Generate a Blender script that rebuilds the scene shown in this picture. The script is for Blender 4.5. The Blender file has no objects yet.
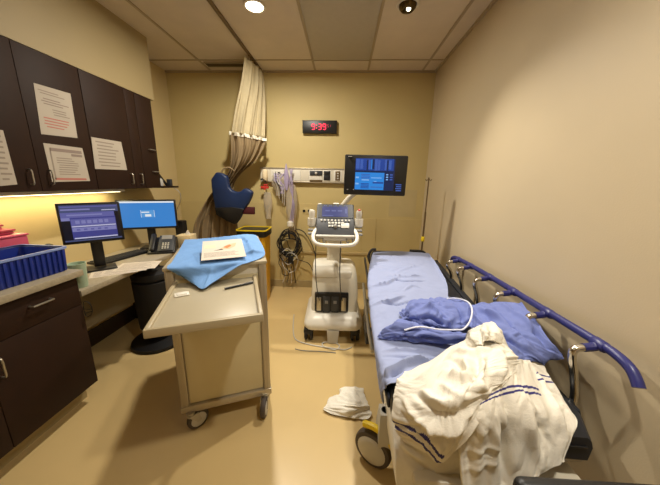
import bpy, bmesh, math, random
from mathutils import Vector, Matrix, noise
random.seed(7)
CAM_R=(0.998662, 0.048467, 0.018025)
CAM_U=(-0.028449, 0.223872, 0.974203)
CAM_B=(0.043181, -0.973413, 0.224951)
PATCH = {
  'sheet': [
    [(0.336, 2.676, 0.7), (0.333, 2.581, 0.758), (0.53, 2.617, 0.765), (0.717, 2.599, 0.765), (0.889, 2.606, 0.758)],
    [(0.251, 2.214, 0.68), (0.252, 2.086, 0.742), (0.439, 2.076, 0.752), (0.655, 2.15, 0.752), (0.839, 2.199, 0.742)],
    [(0.211, 1.856, 0.66), (0.212, 1.757, 0.725), (0.397, 1.768, 0.735), (0.601, 1.845, 0.735), (0.784, 1.848, 0.725)],
    [(0.205, 1.638, 0.63), (0.201, 1.563, 0.702), (0.373, 1.571, 0.712), (0.552, 1.602, 0.712), (0.727, 1.638, 0.702)],
    [(0.189, 1.358, 0.62), (0.198, 1.36, 0.682), (0.365, 1.359, 0.69), (0.579, 1.399, 0.69), (0.792, 1.431, 0.682)],
    [(0.184, 1.154, 0.6), (0.193, 1.148, 0.672), (0.371, 1.145, 0.678), (0.567, 1.159, 0.678), (0.796, 1.185, 0.672)],
    [(0.184, 0.99, 0.56), (0.199, 0.99, 0.668), (0.377, 1.004, 0.672), (0.568, 1.005, 0.672), (0.782, 1.012, 0.668)],
    [(0.197, 0.946, 0.52), (0.2, 0.892, 0.668), (0.362, 0.891, 0.67), (0.535, 0.892, 0.67), (0.747, 0.899, 0.668)],
  ],
  'blanket_top': [
    [(0.272, 0.931, 0.7), (0.376, 0.954, 0.73), (0.478, 1.003, 0.78), (0.554, 0.981, 0.84), (0.612, 0.948, 0.86)],
    [(0.225, 0.869, 0.69), (0.313, 0.822, 0.77), (0.412, 0.826, 0.83), (0.513, 0.833, 0.87), (0.644, 0.89, 0.845)],
    [(0.2, 0.822, 0.66), (0.266, 0.721, 0.77), (0.352, 0.702, 0.83), (0.445, 0.715, 0.86), (0.662, 0.861, 0.8)],
    [(0.203, 0.779, 0.6), (0.26, 0.679, 0.71), (0.317, 0.644, 0.77), (0.392, 0.661, 0.8), (0.548, 0.759, 0.81)],
    [(0.227, 0.735, 0.578), (0.283, 0.685, 0.59), (0.342, 0.675, 0.567), (0.406, 0.655, 0.721), (0.513, 0.732, 0.775)],
  ],
  'blanket_left': [
    [(0.219, 0.851, 0.67), (0.334, 0.815, 0.71), (0.46, 0.789, 0.73), (0.601, 0.798, 0.73)],
    [(0.21, 0.806, 0.57), (0.305, 0.709, 0.66), (0.422, 0.698, 0.7), (0.602, 0.737, 0.69)],
    [(0.208, 0.735, 0.516), (0.321, 0.715, 0.529), (0.443, 0.715, 0.56), (0.574, 0.715, 0.592)],
    [(0.223, 0.72, 0.37), (0.333, 0.705, 0.38), (0.454, 0.71, 0.384), (0.57, 0.71, 0.394)],
  ],
  'blanket_right': [
    [(0.475, 0.78, 0.83), (0.591, 0.839, 0.83), (0.715, 0.911, 0.79), (0.837, 0.969, 0.72)],
    [(0.453, 0.713, 0.8), (0.553, 0.749, 0.8), (0.678, 0.802, 0.76), (0.822, 0.864, 0.7)],
    [(0.393, 0.663, 0.755), (0.511, 0.683, 0.76), (0.653, 0.725, 0.73), (0.808, 0.77, 0.685)],
    [(0.385, 0.665, 0.639), (0.525, 0.675, 0.646), (0.641, 0.69, 0.644), (0.755, 0.71, 0.668)],
    [(0.406, 0.645, 0.5), (0.534, 0.655, 0.505), (0.634, 0.66, 0.572), (0.716, 0.68, 0.599)],
  ],
  'blanket_knot': [
    [(0.563, 1.068, 0.76), (0.564, 1.043, 0.83), (0.602, 1.044, 0.86), (0.659, 1.065, 0.86), (0.705, 1.07, 0.83), (0.728, 1.073, 0.78)],
    [(0.554, 1.031, 0.77), (0.528, 0.948, 0.86), (0.55, 0.927, 0.9), (0.59, 0.939, 0.895), (0.651, 0.966, 0.85), (0.703, 0.998, 0.79)],
    [(0.548, 0.995, 0.78), (0.512, 0.88, 0.87), (0.545, 0.885, 0.885), (0.59, 0.904, 0.87), (0.648, 0.93, 0.83), (0.699, 0.952, 0.79)],
  ],
  'towel': [
    [(0.013, 1.558, 0.03), (0.061, 1.567, 0.05), (0.124, 1.571, 0.05), (0.182, 1.579, 0.03)],
    [(0.007, 1.492, 0.05), (0.059, 1.472, 0.08), (0.125, 1.462, 0.085), (0.194, 1.488, 0.05)],
    [(-0.046, 1.476, 0.03), (0.046, 1.416, 0.07), (0.128, 1.395, 0.08), (0.201, 1.42, 0.045)],
    [(-0.082, 1.413, 0.018), (0.021, 1.373, 0.05), (0.121, 1.365, 0.05), (0.218, 1.388, 0.025)],
    [(-0.087, 1.396, 0.012), (0.023, 1.356, 0.014), (0.128, 1.342, 0.014), (0.202, 1.347, 0.014)],
  ],
  'gown_right': [
    [(0.695, 1.426, 0.75), (0.791, 1.404, 0.79), (0.886, 1.383, 0.81), (0.971, 1.337, 0.83)],
    [(0.672, 1.3, 0.755), (0.766, 1.256, 0.8), (0.858, 1.227, 0.82), (0.931, 1.165, 0.82)],
    [(0.651, 1.208, 0.75), (0.716, 1.121, 0.8), (0.825, 1.104, 0.805), (0.921, 1.058, 0.785)],
    [(0.681, 1.147, 0.735), (0.726, 1.044, 0.765), (0.82, 1.016, 0.765), (0.951, 1.014, 0.735)],
    [(0.724, 1.072, 0.72), (0.728, 0.972, 0.74), (0.821, 0.999, 0.72), (0.892, 1.024, 0.7)],
  ],
  'gown_back': [
    [(0.396, 1.474, 0.7), (0.443, 1.529, 0.728), (0.551, 1.548, 0.744), (0.686, 1.564, 0.752), (0.768, 1.49, 0.76)],
    [(0.349, 1.398, 0.712), (0.402, 1.378, 0.768), (0.517, 1.414, 0.78), (0.626, 1.39, 0.784), (0.727, 1.346, 0.78)],
    [(0.346, 1.333, 0.716), (0.389, 1.285, 0.768), (0.488, 1.303, 0.78), (0.588, 1.279, 0.78), (0.698, 1.271, 0.772)],
    [(0.368, 1.307, 0.708), (0.409, 1.251, 0.736), (0.481, 1.24, 0.74), (0.558, 1.218, 0.74), (0.65, 1.225, 0.74)],
    [(0.396, 1.309, 0.696), (0.44, 1.275, 0.7), (0.505, 1.254, 0.704), (0.579, 1.235, 0.708), (0.641, 1.24, 0.708)],
  ],
  'gown_front': [
    [(0.224, 1.236, 0.69), (0.31, 1.293, 0.725), (0.381, 1.261, 0.735), (0.494, 1.202, 0.735), (0.613, 1.185, 0.735)],
    [(0.206, 1.21, 0.688), (0.283, 1.188, 0.75), (0.374, 1.17, 0.765), (0.478, 1.126, 0.765), (0.599, 1.126, 0.755)],
    [(0.193, 1.187, 0.685), (0.291, 1.151, 0.735), (0.388, 1.142, 0.745), (0.487, 1.109, 0.75), (0.606, 1.125, 0.735)],
    [(0.207, 1.18, 0.674), (0.319, 1.155, 0.69), (0.41, 1.138, 0.695), (0.508, 1.134, 0.695), (0.607, 1.137, 0.695)],
  ],
  'drape': [
    [(-1.138, 1.811, 1.013), (-0.928, 1.741, 1.045), (-0.76, 1.686, 1.075), (-0.656, 1.72, 1.085), (-0.613, 1.816, 1.06)],
    [(-1.037, 1.6, 1.012), (-0.891, 1.627, 1.03), (-0.717, 1.583, 1.052), (-0.597, 1.576, 1.07), (-0.54, 1.673, 1.05)],
    [(-0.962, 1.439, 1.012), (-0.831, 1.477, 1.018), (-0.682, 1.472, 1.03), (-0.552, 1.465, 1.048), (-0.469, 1.526, 1.035)],
    [(-0.898, 1.296, 1.012), (-0.782, 1.342, 1.013), (-0.666, 1.381, 1.014), (-0.538, 1.408, 1.022), (-0.447, 1.446, 1.014)],
    [(-0.864, 1.203, 1.008), (-0.764, 1.234, 1.01), (-0.663, 1.271, 1.011), (-0.563, 1.312, 1.011), (-0.488, 1.343, 1.011)],
    [(-0.831, 1.217, 0.975), (-0.744, 1.209, 0.968), (-0.673, 1.221, 0.966), (-0.613, 1.271, 0.98), (-0.532, 1.298, 1.004)],
    [(-0.795, 1.229, 0.945), (-0.717, 1.174, 0.94), (-0.653, 1.138, 0.934), (-0.625, 1.203, 0.948), (-0.575, 1.257, 0.978)],
  ],
}
STROKES = {
  'gown_right': [
    ([(0.755, 1.346, 0.785), (0.773, 1.2, 0.809), (0.811, 1.028, 0.773)], 0.0136, 0.03),
    ([(0.872, 1.344, 0.812), (0.88, 1.137, 0.812), (0.914, 1.022, 0.756)], 0.0136, 0.03),
    ([(0.738, 1.228, 0.795), (0.741, 1.061, 0.785), (0.794, 1.001, 0.748)], 0.0102, -0.033),
    ([(0.89, 1.269, 0.821), (0.881, 1.096, 0.801), (0.889, 1.029, 0.766)], 0.0085, -0.024),
    ([(0.706, 1.335, 0.766), (0.694, 1.125, 0.786), (0.717, 1.037, 0.755)], 0.0102, 0.021),
    ([(0.811, 1.316, 0.805), (0.793, 1.128, 0.81), (0.853, 1.014, 0.759)], 0.0076, -0.021),
  ],
  'gown_back': [
    ([(0.357, 1.328, 0.737), (0.393, 1.332, 0.772), (0.474, 1.394, 0.78)], 0.0102, 0.021),
    ([(0.375, 1.285, 0.754), (0.498, 1.345, 0.785), (0.554, 1.243, 0.762), (0.566, 1.216, 0.734)], 0.011, 0.03),
    ([(0.4, 1.256, 0.748), (0.474, 1.27, 0.766), (0.532, 1.229, 0.747)], 0.0085, -0.039),
    ([(0.518, 1.353, 0.786), (0.533, 1.278, 0.777), (0.559, 1.236, 0.758)], 0.0076, -0.03),
    ([(0.659, 1.426, 0.778), (0.645, 1.287, 0.78), (0.619, 1.223, 0.743)], 0.0085, -0.027),
    ([(0.449, 1.366, 0.781), (0.561, 1.435, 0.778), (0.685, 1.471, 0.769)], 0.0068, -0.018),
    ([(0.718, 1.505, 0.761), (0.698, 1.348, 0.782), (0.645, 1.241, 0.759)], 0.0085, 0.021),
  ],
  'gown_front': [
    ([(0.207, 1.193, 0.694), (0.283, 1.188, 0.75), (0.366, 1.172, 0.764)], 0.0102, 0.018),
    ([(0.317, 1.15, 0.708), (0.408, 1.137, 0.755), (0.569, 1.117, 0.753)], 0.0093, 0.024),
    ([(0.227, 1.173, 0.689), (0.343, 1.144, 0.721), (0.477, 1.117, 0.733), (0.586, 1.125, 0.724)], 0.0068, -0.021),
    ([(0.28, 1.156, 0.737), (0.349, 1.152, 0.754), (0.427, 1.131, 0.765)], 0.0068, -0.018),
    ([(0.391, 1.155, 0.766), (0.471, 1.113, 0.763), (0.578, 1.133, 0.755)], 0.0068, -0.015),
  ],
  'drape': [
    ([(-0.65, 1.144, 0.936), (-0.662, 1.221, 0.964), (-0.664, 1.26, 1.006)], 0.006, 0.007),
    ([(-0.649, 1.477, 1.037), (-0.623, 1.55, 1.063), (-0.61, 1.732, 1.07)], 0.012, 0.008),
    ([(-0.631, 1.637, 1.078), (-0.548, 1.505, 1.055), (-0.494, 1.418, 1.018)], 0.01, 0.012),
    ([(-0.682, 1.674, 1.081), (-0.584, 1.545, 1.065), (-0.508, 1.609, 1.044)], 0.008, -0.01),
    ([(-0.589, 1.397, 1.019), (-0.524, 1.446, 1.036), (-0.462, 1.483, 1.027)], 0.01, 0.01),
  ],
  'blanket_top': [
    ([(0.411, 0.883, 0.802), (0.412, 0.79, 0.843), (0.41, 0.707, 0.86), (0.441, 0.694, 0.817)], 0.012, -0.02),
    ([(0.457, 0.923, 0.81), (0.472, 0.854, 0.85), (0.542, 0.863, 0.867)], 0.014, 0.018),
    ([(0.485, 0.938, 0.819), (0.526, 0.9, 0.857), (0.579, 0.906, 0.86)], 0.008, -0.012),
    ([(0.33, 0.736, 0.815), (0.353, 0.68, 0.83), (0.389, 0.667, 0.828)], 0.012, 0.012),
    ([(0.257, 0.768, 0.751), (0.273, 0.696, 0.774), (0.295, 0.661, 0.781)], 0.01, -0.01),
    ([(0.275, 0.762, 0.769), (0.295, 0.693, 0.795), (0.317, 0.665, 0.805)], 0.01, 0.01),
    ([(0.232, 0.726, 0.674), (0.259, 0.683, 0.675), (0.298, 0.663, 0.654)], 0.009, 0.01),
    ([(0.34, 0.643, 0.743), (0.375, 0.649, 0.772), (0.425, 0.675, 0.788)], 0.01, 0.012),
    ([(0.332, 0.655, 0.67), (0.371, 0.649, 0.716), (0.405, 0.659, 0.762)], 0.009, -0.01),
    ([(0.57, 0.848, 0.862), (0.594, 0.83, 0.839), (0.6, 0.81, 0.81)], 0.009, -0.014),
    ([(0.271, 0.84, 0.734), (0.35, 0.831, 0.79), (0.434, 0.84, 0.836)], 0.02, 0.012),
    ([(0.269, 0.672, 0.738), (0.303, 0.651, 0.777), (0.343, 0.642, 0.775), (0.401, 0.662, 0.79)], 0.024, -0.024),
    ([(0.275, 0.664, 0.72), (0.325, 0.645, 0.729), (0.394, 0.655, 0.764)], 0.018, 0.022),
    ([(0.273, 0.668, 0.691), (0.314, 0.654, 0.678), (0.368, 0.652, 0.693)], 0.012, -0.018),
    ([(0.366, 0.777, 0.823), (0.392, 0.735, 0.848), (0.429, 0.696, 0.849), (0.475, 0.711, 0.807)], 0.018, 0.02),
    ([(0.488, 0.854, 0.858), (0.439, 0.73, 0.867), (0.39, 0.68, 0.847)], 0.014, -0.022),
    ([(0.444, 0.826, 0.847), (0.412, 0.734, 0.86), (0.424, 0.69, 0.844)], 0.014, 0.02),
    ([(0.575, 0.874, 0.863), (0.553, 0.799, 0.848), (0.508, 0.74, 0.819)], 0.016, 0.022),
    ([(0.523, 0.836, 0.87), (0.492, 0.756, 0.862), (0.46, 0.714, 0.845)], 0.012, -0.018),
    ([(0.228, 0.773, 0.711), (0.241, 0.717, 0.719), (0.279, 0.66, 0.725), (0.325, 0.661, 0.64)], 0.012, 0.012),
    ([(0.219, 0.759, 0.673), (0.246, 0.7, 0.676), (0.294, 0.665, 0.653)], 0.01, -0.012),
    ([(0.288, 0.695, 0.79), (0.317, 0.665, 0.805), (0.356, 0.667, 0.829)], 0.012, 0.01),
  ],
  'blanket_right': [
    ([(0.632, 0.842, 0.81), (0.634, 0.804, 0.789), (0.625, 0.761, 0.77)], 0.009, -0.016),
    ([(0.733, 0.91, 0.776), (0.743, 0.873, 0.752), (0.742, 0.822, 0.731)], 0.009, 0.014),
    ([(0.487, 0.699, 0.787), (0.503, 0.674, 0.71), (0.52, 0.664, 0.567)], 0.009, -0.012),
    ([(0.416, 0.676, 0.776), (0.409, 0.667, 0.673), (0.424, 0.653, 0.537)], 0.009, -0.012),
    ([(0.754, 0.82, 0.724), (0.741, 0.756, 0.708), (0.74, 0.719, 0.676)], 0.008, -0.014),
    ([(0.64, 0.75, 0.756), (0.66, 0.713, 0.703), (0.683, 0.697, 0.651)], 0.009, 0.014),
    ([(0.547, 0.752, 0.804), (0.539, 0.701, 0.772), (0.531, 0.678, 0.678), (0.533, 0.657, 0.521)], 0.014, -0.034),
    ([(0.596, 0.755, 0.782), (0.601, 0.698, 0.714), (0.636, 0.67, 0.596)], 0.018, 0.026),
    ([(0.65, 0.778, 0.764), (0.65, 0.717, 0.719), (0.672, 0.695, 0.649)], 0.012, -0.024),
    ([(0.735, 0.842, 0.744), (0.728, 0.757, 0.716), (0.726, 0.705, 0.661)], 0.018, 0.02),
    ([(0.462, 0.709, 0.795), (0.44, 0.667, 0.717), (0.445, 0.656, 0.549)], 0.02, 0.02),
    ([(0.492, 0.713, 0.795), (0.491, 0.673, 0.71), (0.494, 0.664, 0.579)], 0.014, 0.018),
    ([(0.393, 0.664, 0.628), (0.46, 0.671, 0.654), (0.511, 0.675, 0.667)], 0.009, 0.004),
    ([(0.395, 0.655, 0.562), (0.466, 0.664, 0.592), (0.517, 0.67, 0.609)], 0.009, 0.005),
    ([(0.404, 0.662, 0.603), (0.462, 0.669, 0.632), (0.515, 0.673, 0.634)], 0.007, -0.004),
  ],
  'blanket_knot': [
    ([(0.554, 1.033, 0.777), (0.531, 0.948, 0.868), (0.514, 0.894, 0.858)], 0.009, 0.016),
    ([(0.597, 1.004, 0.88), (0.547, 0.902, 0.898), (0.538, 0.882, 0.885)], 0.008, 0.018),
    ([(0.654, 1.042, 0.864), (0.605, 0.936, 0.882), (0.619, 0.917, 0.852)], 0.008, 0.018),
    ([(0.578, 0.999, 0.875), (0.53, 0.901, 0.89), (0.515, 0.872, 0.88)], 0.006, -0.014),
    ([(0.627, 1.015, 0.877), (0.569, 0.909, 0.895), (0.578, 0.898, 0.876)], 0.006, -0.014),
    ([(0.687, 1.048, 0.842), (0.651, 0.966, 0.85), (0.652, 0.937, 0.831)], 0.006, -0.012),
  ],
  'blanket_left': [
    ([(0.226, 0.756, 0.556), (0.266, 0.726, 0.541), (0.321, 0.715, 0.529)], 0.012, 0.014),
    ([(0.236, 0.735, 0.535), (0.304, 0.715, 0.487), (0.359, 0.709, 0.435)], 0.014, -0.012),
  ],
  'sheet': [
    ([(0.21, 1.736, 0.723), (0.33, 1.777, 0.736), (0.448, 1.91, 0.745)], 0.0098, 0.026),
    ([(0.358, 1.868, 0.742), (0.471, 1.834, 0.739), (0.639, 1.873, 0.735)], 0.0077, -0.03),
    ([(0.346, 1.916, 0.745), (0.499, 1.909, 0.744), (0.657, 1.968, 0.741)], 0.0084, 0.017),
    ([(0.2, 1.513, 0.697), (0.324, 1.549, 0.71), (0.423, 1.627, 0.719)], 0.0098, 0.026),
    ([(0.258, 1.526, 0.707), (0.354, 1.518, 0.706), (0.477, 1.57, 0.711)], 0.007, -0.02),
    ([(0.425, 1.98, 0.748), (0.584, 2.124, 0.753), (0.677, 2.189, 0.753)], 0.0084, 0.017),
    ([(0.432, 1.691, 0.727), (0.509, 1.772, 0.733), (0.566, 1.754, 0.728)], 0.0084, 0.014),
    ([(0.305, 2.109, 0.751), (0.417, 2.039, 0.75), (0.534, 2.139, 0.754)], 0.0098, 0.013),
    ([(0.187, 0.929, 0.597), (0.208, 0.94, 0.672), (0.294, 1.009, 0.676), (0.361, 1.035, 0.673), (0.439, 1.016, 0.673)], 0.0084, 0.036),
    ([(0.188, 0.903, 0.638), (0.231, 0.94, 0.677), (0.277, 0.975, 0.677)], 0.0084, -0.026),
    ([(0.214, 1.089, 0.675), (0.306, 1.103, 0.677), (0.468, 1.095, 0.676)], 0.0084, 0.017),
    ([(0.205, 1.049, 0.673), (0.326, 1.055, 0.675), (0.503, 1.048, 0.674)], 0.0063, -0.017),
    ([(0.868, 2.497, 0.754), (0.826, 2.165, 0.741), (0.784, 1.848, 0.725)], 0.007, 0.017),
  ],
}
RAIL = [(0.99, 2.292, 0.785), (0.988, 2.234, 0.822), (0.985, 1.959, 0.843), (0.982, 1.69, 0.853), (0.98, 1.444, 0.859), (0.978, 1.179, 0.864), (0.975, 0.92, 0.87), (0.972, 0.847, 0.868), (0.97, 0.803, 0.856), (0.968, 0.777, 0.835), (0.965, 0.76, 0.815)]
POSTY = (2.15, 1.936, 1.68, 1.434, 1.174, .916)
HEM = [(0.65, 1.507, 0.762), (0.693, 1.458, 0.788), (0.711, 1.374, 0.805), (0.694, 1.293, 0.80), (0.64, 1.195, 0.792), (0.59, 1.145, 0.775), (0.556, 1.145, 0.768), (0.479, 1.148, 0.764), (0.386, 1.155, 0.770), (0.315, 1.150, 0.752)]
IVP = (.838, 2.685, .50)
CHAIR = ((.70, .52, 0), 0.0, .76)
WHEEL_ANG = 58
LAMPS = (('lamp_left', -.69, 2.25, 52, 180), ('lamp_front_left', -.69, .1, 3, 150), ('lamp_front_right', .55, .3, 24, 145))
SPOT_W = 140
SPOT_A = 98
SPOT_T = (.2, 1.0, 0)
STRIP = 4
EXPO = -.32
scene = bpy.context.scene
COL = scene.collection
PI = math.pi
R = math.radians

# ------------------------------------------------------------------ materials
def lin(c):
    return tuple((v/12.92 if v <= 0.04045 else ((v+0.055)/1.055)**2.4) for v in c)
def hexc(h):
    h = h.lstrip('#')
    return lin(tuple(int(h[i:i+2], 16)/255 for i in (0, 2, 4)))
_mc = {}
def mat(name, col, rough=0.5, metal=0.0, var=0.06, scale=6.0, bump=0.0, bscale=60.0, emit=None, estr=0.0, trans=0.0, alpha=1.0, spec=0.5):
    m = bpy.data.materials.new(name); m.use_nodes = True
    nt = m.node_tree; bs = nt.nodes['Principled BSDF']
    c = hexc(col) if isinstance(col, str) else col
    bs.inputs['Roughness'].default_value = rough
    bs.inputs['Metallic'].default_value = metal
    bs.inputs['Specular IOR Level'].default_value = spec
    if trans: bs.inputs['Transmission Weight'].default_value = trans
    if alpha < 1: bs.inputs['Alpha'].default_value = alpha
    tc = nt.nodes.new('ShaderNodeTexCoord')
    if var:
        nz = nt.nodes.new('ShaderNodeTexNoise'); nz.inputs['Scale'].default_value = scale; nz.inputs['Detail'].default_value = 4
        nt.links.new(tc.outputs['Object'], nz.inputs['Vector'])
        rp = nt.nodes.new('ShaderNodeValToRGB')
        rp.color_ramp.elements[0].position = 0.3; rp.color_ramp.elements[1].position = 0.7
        rp.color_ramp.elements[0].color = tuple(v*(1-var) for v in c)+(1,)
        rp.color_ramp.elements[1].color = tuple(min(1, v*(1+var)) for v in c)+(1,)
        nt.links.new(nz.outputs['Fac'], rp.inputs['Fac']); nt.links.new(rp.outputs['Color'], bs.inputs['Base Color'])
    else:
        bs.inputs['Base Color'].default_value = c+(1,)
    if bump:
        nb = nt.nodes.new('ShaderNodeTexNoise'); nb.inputs['Scale'].default_value = bscale; nb.inputs['Detail'].default_value = 3
        nt.links.new(tc.outputs['Object'], nb.inputs['Vector'])
        bp = nt.nodes.new('ShaderNodeBump'); bp.inputs['Strength'].default_value = bump; bp.inputs['Distance'].default_value = 0.01
        nt.links.new(nb.outputs['Fac'], bp.inputs['Height']); nt.links.new(bp.outputs['Normal'], bs.inputs['Normal'])
    if emit:
        bs.inputs['Emission Color'].default_value = hexc(emit)+(1,)
        bs.inputs['Emission Strength'].default_value = estr
    return m

M = dict(
  wall=mat('painted wall cream', '#c9b57c', 0.6, var=0.03, scale=2, bump=0.06, bscale=160),
  wall_r=mat('painted wall beige', '#c8b797', 0.55, var=0.03, scale=2, bump=0.05, bscale=160),
  wall_l=mat('painted wall left', '#c9b483', 0.6, var=0.03, scale=2, bump=0.05, bscale=160),
  soffit=mat('dimmed soffit paint', '#a08e66', 0.6, var=0.03, scale=2),  # darkened paint, the weaker light on the soffit is put into the colour
  ceil=mat('ceiling tile', '#d2c4ae', 0.85, var=0.04, scale=5, bump=0.25, bscale=220),
  grid=mat('ceiling grid bar', '#a8977a', 0.5, var=0),
  lens=mat('grey lamp lens', '#b4ab9a', 0.4, var=0.03, scale=20, bump=0.3, bscale=300),
  floor=mat('sheet vinyl floor', '#cdb27c', 0.34, var=0.05, scale=1.6, bump=0.02, bscale=30),
  basebd=mat('cove base', '#a8966c', 0.5), basedk=mat('dark cove base', '#2a1c10', 0.5),
  guard=mat('wall guard vinyl', '#c7b27a', 0.5, var=0.02),
  rail=mat('bumper rail', '#b59f6e', 0.45),
  patch=mat('repaint patch', '#c2b080', 0.6, var=0.04),
  wood=mat('espresso laminate', '#2a180d', 0.62, var=0.1, scale=9, spec=.25),
  woodin=mat('espresso edge', '#21130a', 0.62, var=0.1, spec=.25),
  counter=mat('stone laminate top', '#a2967f', 0.35, var=0.12, scale=70),
  tyre=mat('grey rubber tyre', '#4a4038', 0.6, var=.04),
  steel=mat('brushed steel', '#b9b4a8', 0.32, 0.9, var=0.04, scale=40),
  chrome=mat('chrome', '#cfcac0', 0.14, 1.0, var=0),
  alu=mat('anodised aluminium', '#b5aa95', 0.38, 0.55, var=0.03),
  black=mat('black plastic', '#141314', 0.42, var=0), blackm=mat('black rubber', '#1b1918', 0.7, var=0.05),
  darkgrey=mat('dark grey plastic', '#34363a', 0.45, var=0),
  grey=mat('grey plastic', '#8c8a86', 0.45, var=0.02), lgrey=mat('light grey plastic', '#c2beb4', 0.4, var=0.02),
  white=mat('white plastic', '#e2ddd0', 0.35, var=0.02), offwhite=mat('off white enamel', '#d8d0bd', 0.4, var=0.02),
  notice=mat('dimmed notice paper', '#b3a898', 0.7, var=.02), inkl=mat('faded ink', '#8f8276', 0.8, var=0),  # notice: darker copy of paper, dim light on the doors put into the colour
  paper=mat('paper', '#d0c6b8', 0.8, var=0.02), ink=mat('printed ink', '#8a7a70', 0.8, var=0), inkd=mat('dark ink', '#4e443e', 0.8, var=0),
  inkr=mat('red ink', '#b36f62', 0.8, var=0), skinc=mat('printed orange', '#d0784a', 0.8, var=0), skinp=mat('printed tan', '#d9b493', 0.8, var=0),
  blue=mat('blue bin plastic', '#1a2f88', 0.38, var=0.04), bluelite=mat('blue bin rim', '#7f93cc', 0.35, var=0.03),
  pink=mat('pink plastic', '#c4506a', 0.4, var=0.05), pinkd=mat('red plastic', '#a03048', 0.4, var=0.05), cream=mat('cream label', '#e8d5b0', 0.6, var=0),
  cartpanel=mat('cart panel', '#d0c39c', 0.4, var=0.03), carttop=mat('cart top', '#aca188', 0.4, var=0.04), cartlip=mat('cart lip', '#a89a7c', 0.42, var=0.03),
  drape=mat('blue non-woven drape', '#6c98d0', 0.75, var=0.04, scale=12, bump=0.12, bscale=200),
  sheet=mat('pale blue sheet', '#98a2c6', 0.85, var=0.03, scale=10, bump=0.1, bscale=300),
  gown=mat('periwinkle gown cloth', '#6f7cb8', 0.85, var=0.04, scale=10, bump=0.1, bscale=300),
  hem=mat('white tie', '#dfe2ee', 0.8, var=0),
  blanket=mat('cream flannel', '#e9e3d5', 0.9, var=0.04, scale=14, bump=0.25, bscale=260), stripe=mat('navy woven stripe', '#3d3a78', 0.9, var=0.04),
  towel=mat('white towel', '#eee9dc', 0.95, var=0.03, bump=0.4, bscale=300),
  mattress=mat('black mattress cover', '#20232b', 0.45, var=0.05, scale=20),
  purple=mat('indigo rail plastic', '#2a2c6a', 0.35, var=0.03),
  yellow=mat('yellow plastic', '#d8a416', 0.4, var=0.03), yellowb=mat('bright yellow', '#e8c820', 0.4, var=0.02),
  red=mat('red plastic fitting', '#c83a30', 0.4, var=0),
  mesh=mat('white curtain mesh', '#bcae8c', 0.9, var=0.05, scale=20), curtain=mat('taupe curtain', '#947f5e', 0.9, var=0.06, scale=14),
  hemc=mat('curtain seam tape', '#efe8d6', 0.6, var=0),
  navy=mat('navy vinyl', '#0f2750', 0.5, var=0.08, scale=8), maroon=mat('maroon strap', '#4c1218', 0.6, var=0.05),
  mint=mat('mint cup', '#a9bfa6', 0.5, var=0.03), tan=mat('tan tissue box', '#d8c49a', 0.7, var=0.05), kraft=mat('beige bin', '#b08d5c', 0.5, var=0.04),
  track=mat('bronze track', '#6b5636', 0.4, 0.4, var=0), ventd=mat('vent dark', '#4a3a1e', 0.7, var=0),
  bag=mat('clear vinyl bag', '#d3c6ae', 0.2, var=0.08, scale=15, alpha=0.5), lilac=mat('lilac tubing', '#a79ab8', 0.3, var=0.1, scale=20),
  wht_led=mat('lamp diffuser', '#ffffff', 0.4, var=0, emit='#fff2d8', estr=14.0),
  strip=mat('lit strip lens', '#ffffff', 0.4, var=0, emit='#ffe9b0', estr=9.0),
  bulb_dim=mat('lit bulb', '#ffffff', 0.3, var=0, emit='#fff0d0', estr=5.0),
  amber=mat('bronze reflector', '#5a4a2c', 0.25, 0.8, var=0),
  led=mat('red led', '#ff2050', 0.4, var=0, emit='#ff1a48', estr=1.6), led2=mat('dim red led', '#a02038', 0.4, var=0, emit='#c02048', estr=0.5),
)
def em(name, col, s): return mat(name, '#101014', 0.3, var=0, emit=col, estr=s)
S = dict(
  login=em('login blue', '#3d8fe0', 0.95), loginw=em('login white', '#f4fbff', 1.0), loginb=em('login box', '#62a8ea', 0.95),
  emr1=em('chart violet', '#6f70b8', 0.8), emr2=em('chart indigo', '#4c4ea0', 0.75), emr3=em('chart lavender', '#8f8fcb', 0.85), emr4=em('chart slate', '#56608f', 0.7), emrw=em('chart white', '#d5d5f0', 0.9), emrd=em('chart dark', '#16182a', 0.5),
  us1=em('scan blue', '#2c93f0', 0.95), us2=em('scan deep', '#2450b0', 0.8), us3=em('scan pale', '#8ec4ff', 1.0), us4=em('scan navy', '#12306a', 0.6), us5=em('scan mid', '#4a72d0', 0.8),
  touch=em('touch panel', '#4050b0', 0.5), touch2=em('touch key', '#7a88d8', 0.55),
)

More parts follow.
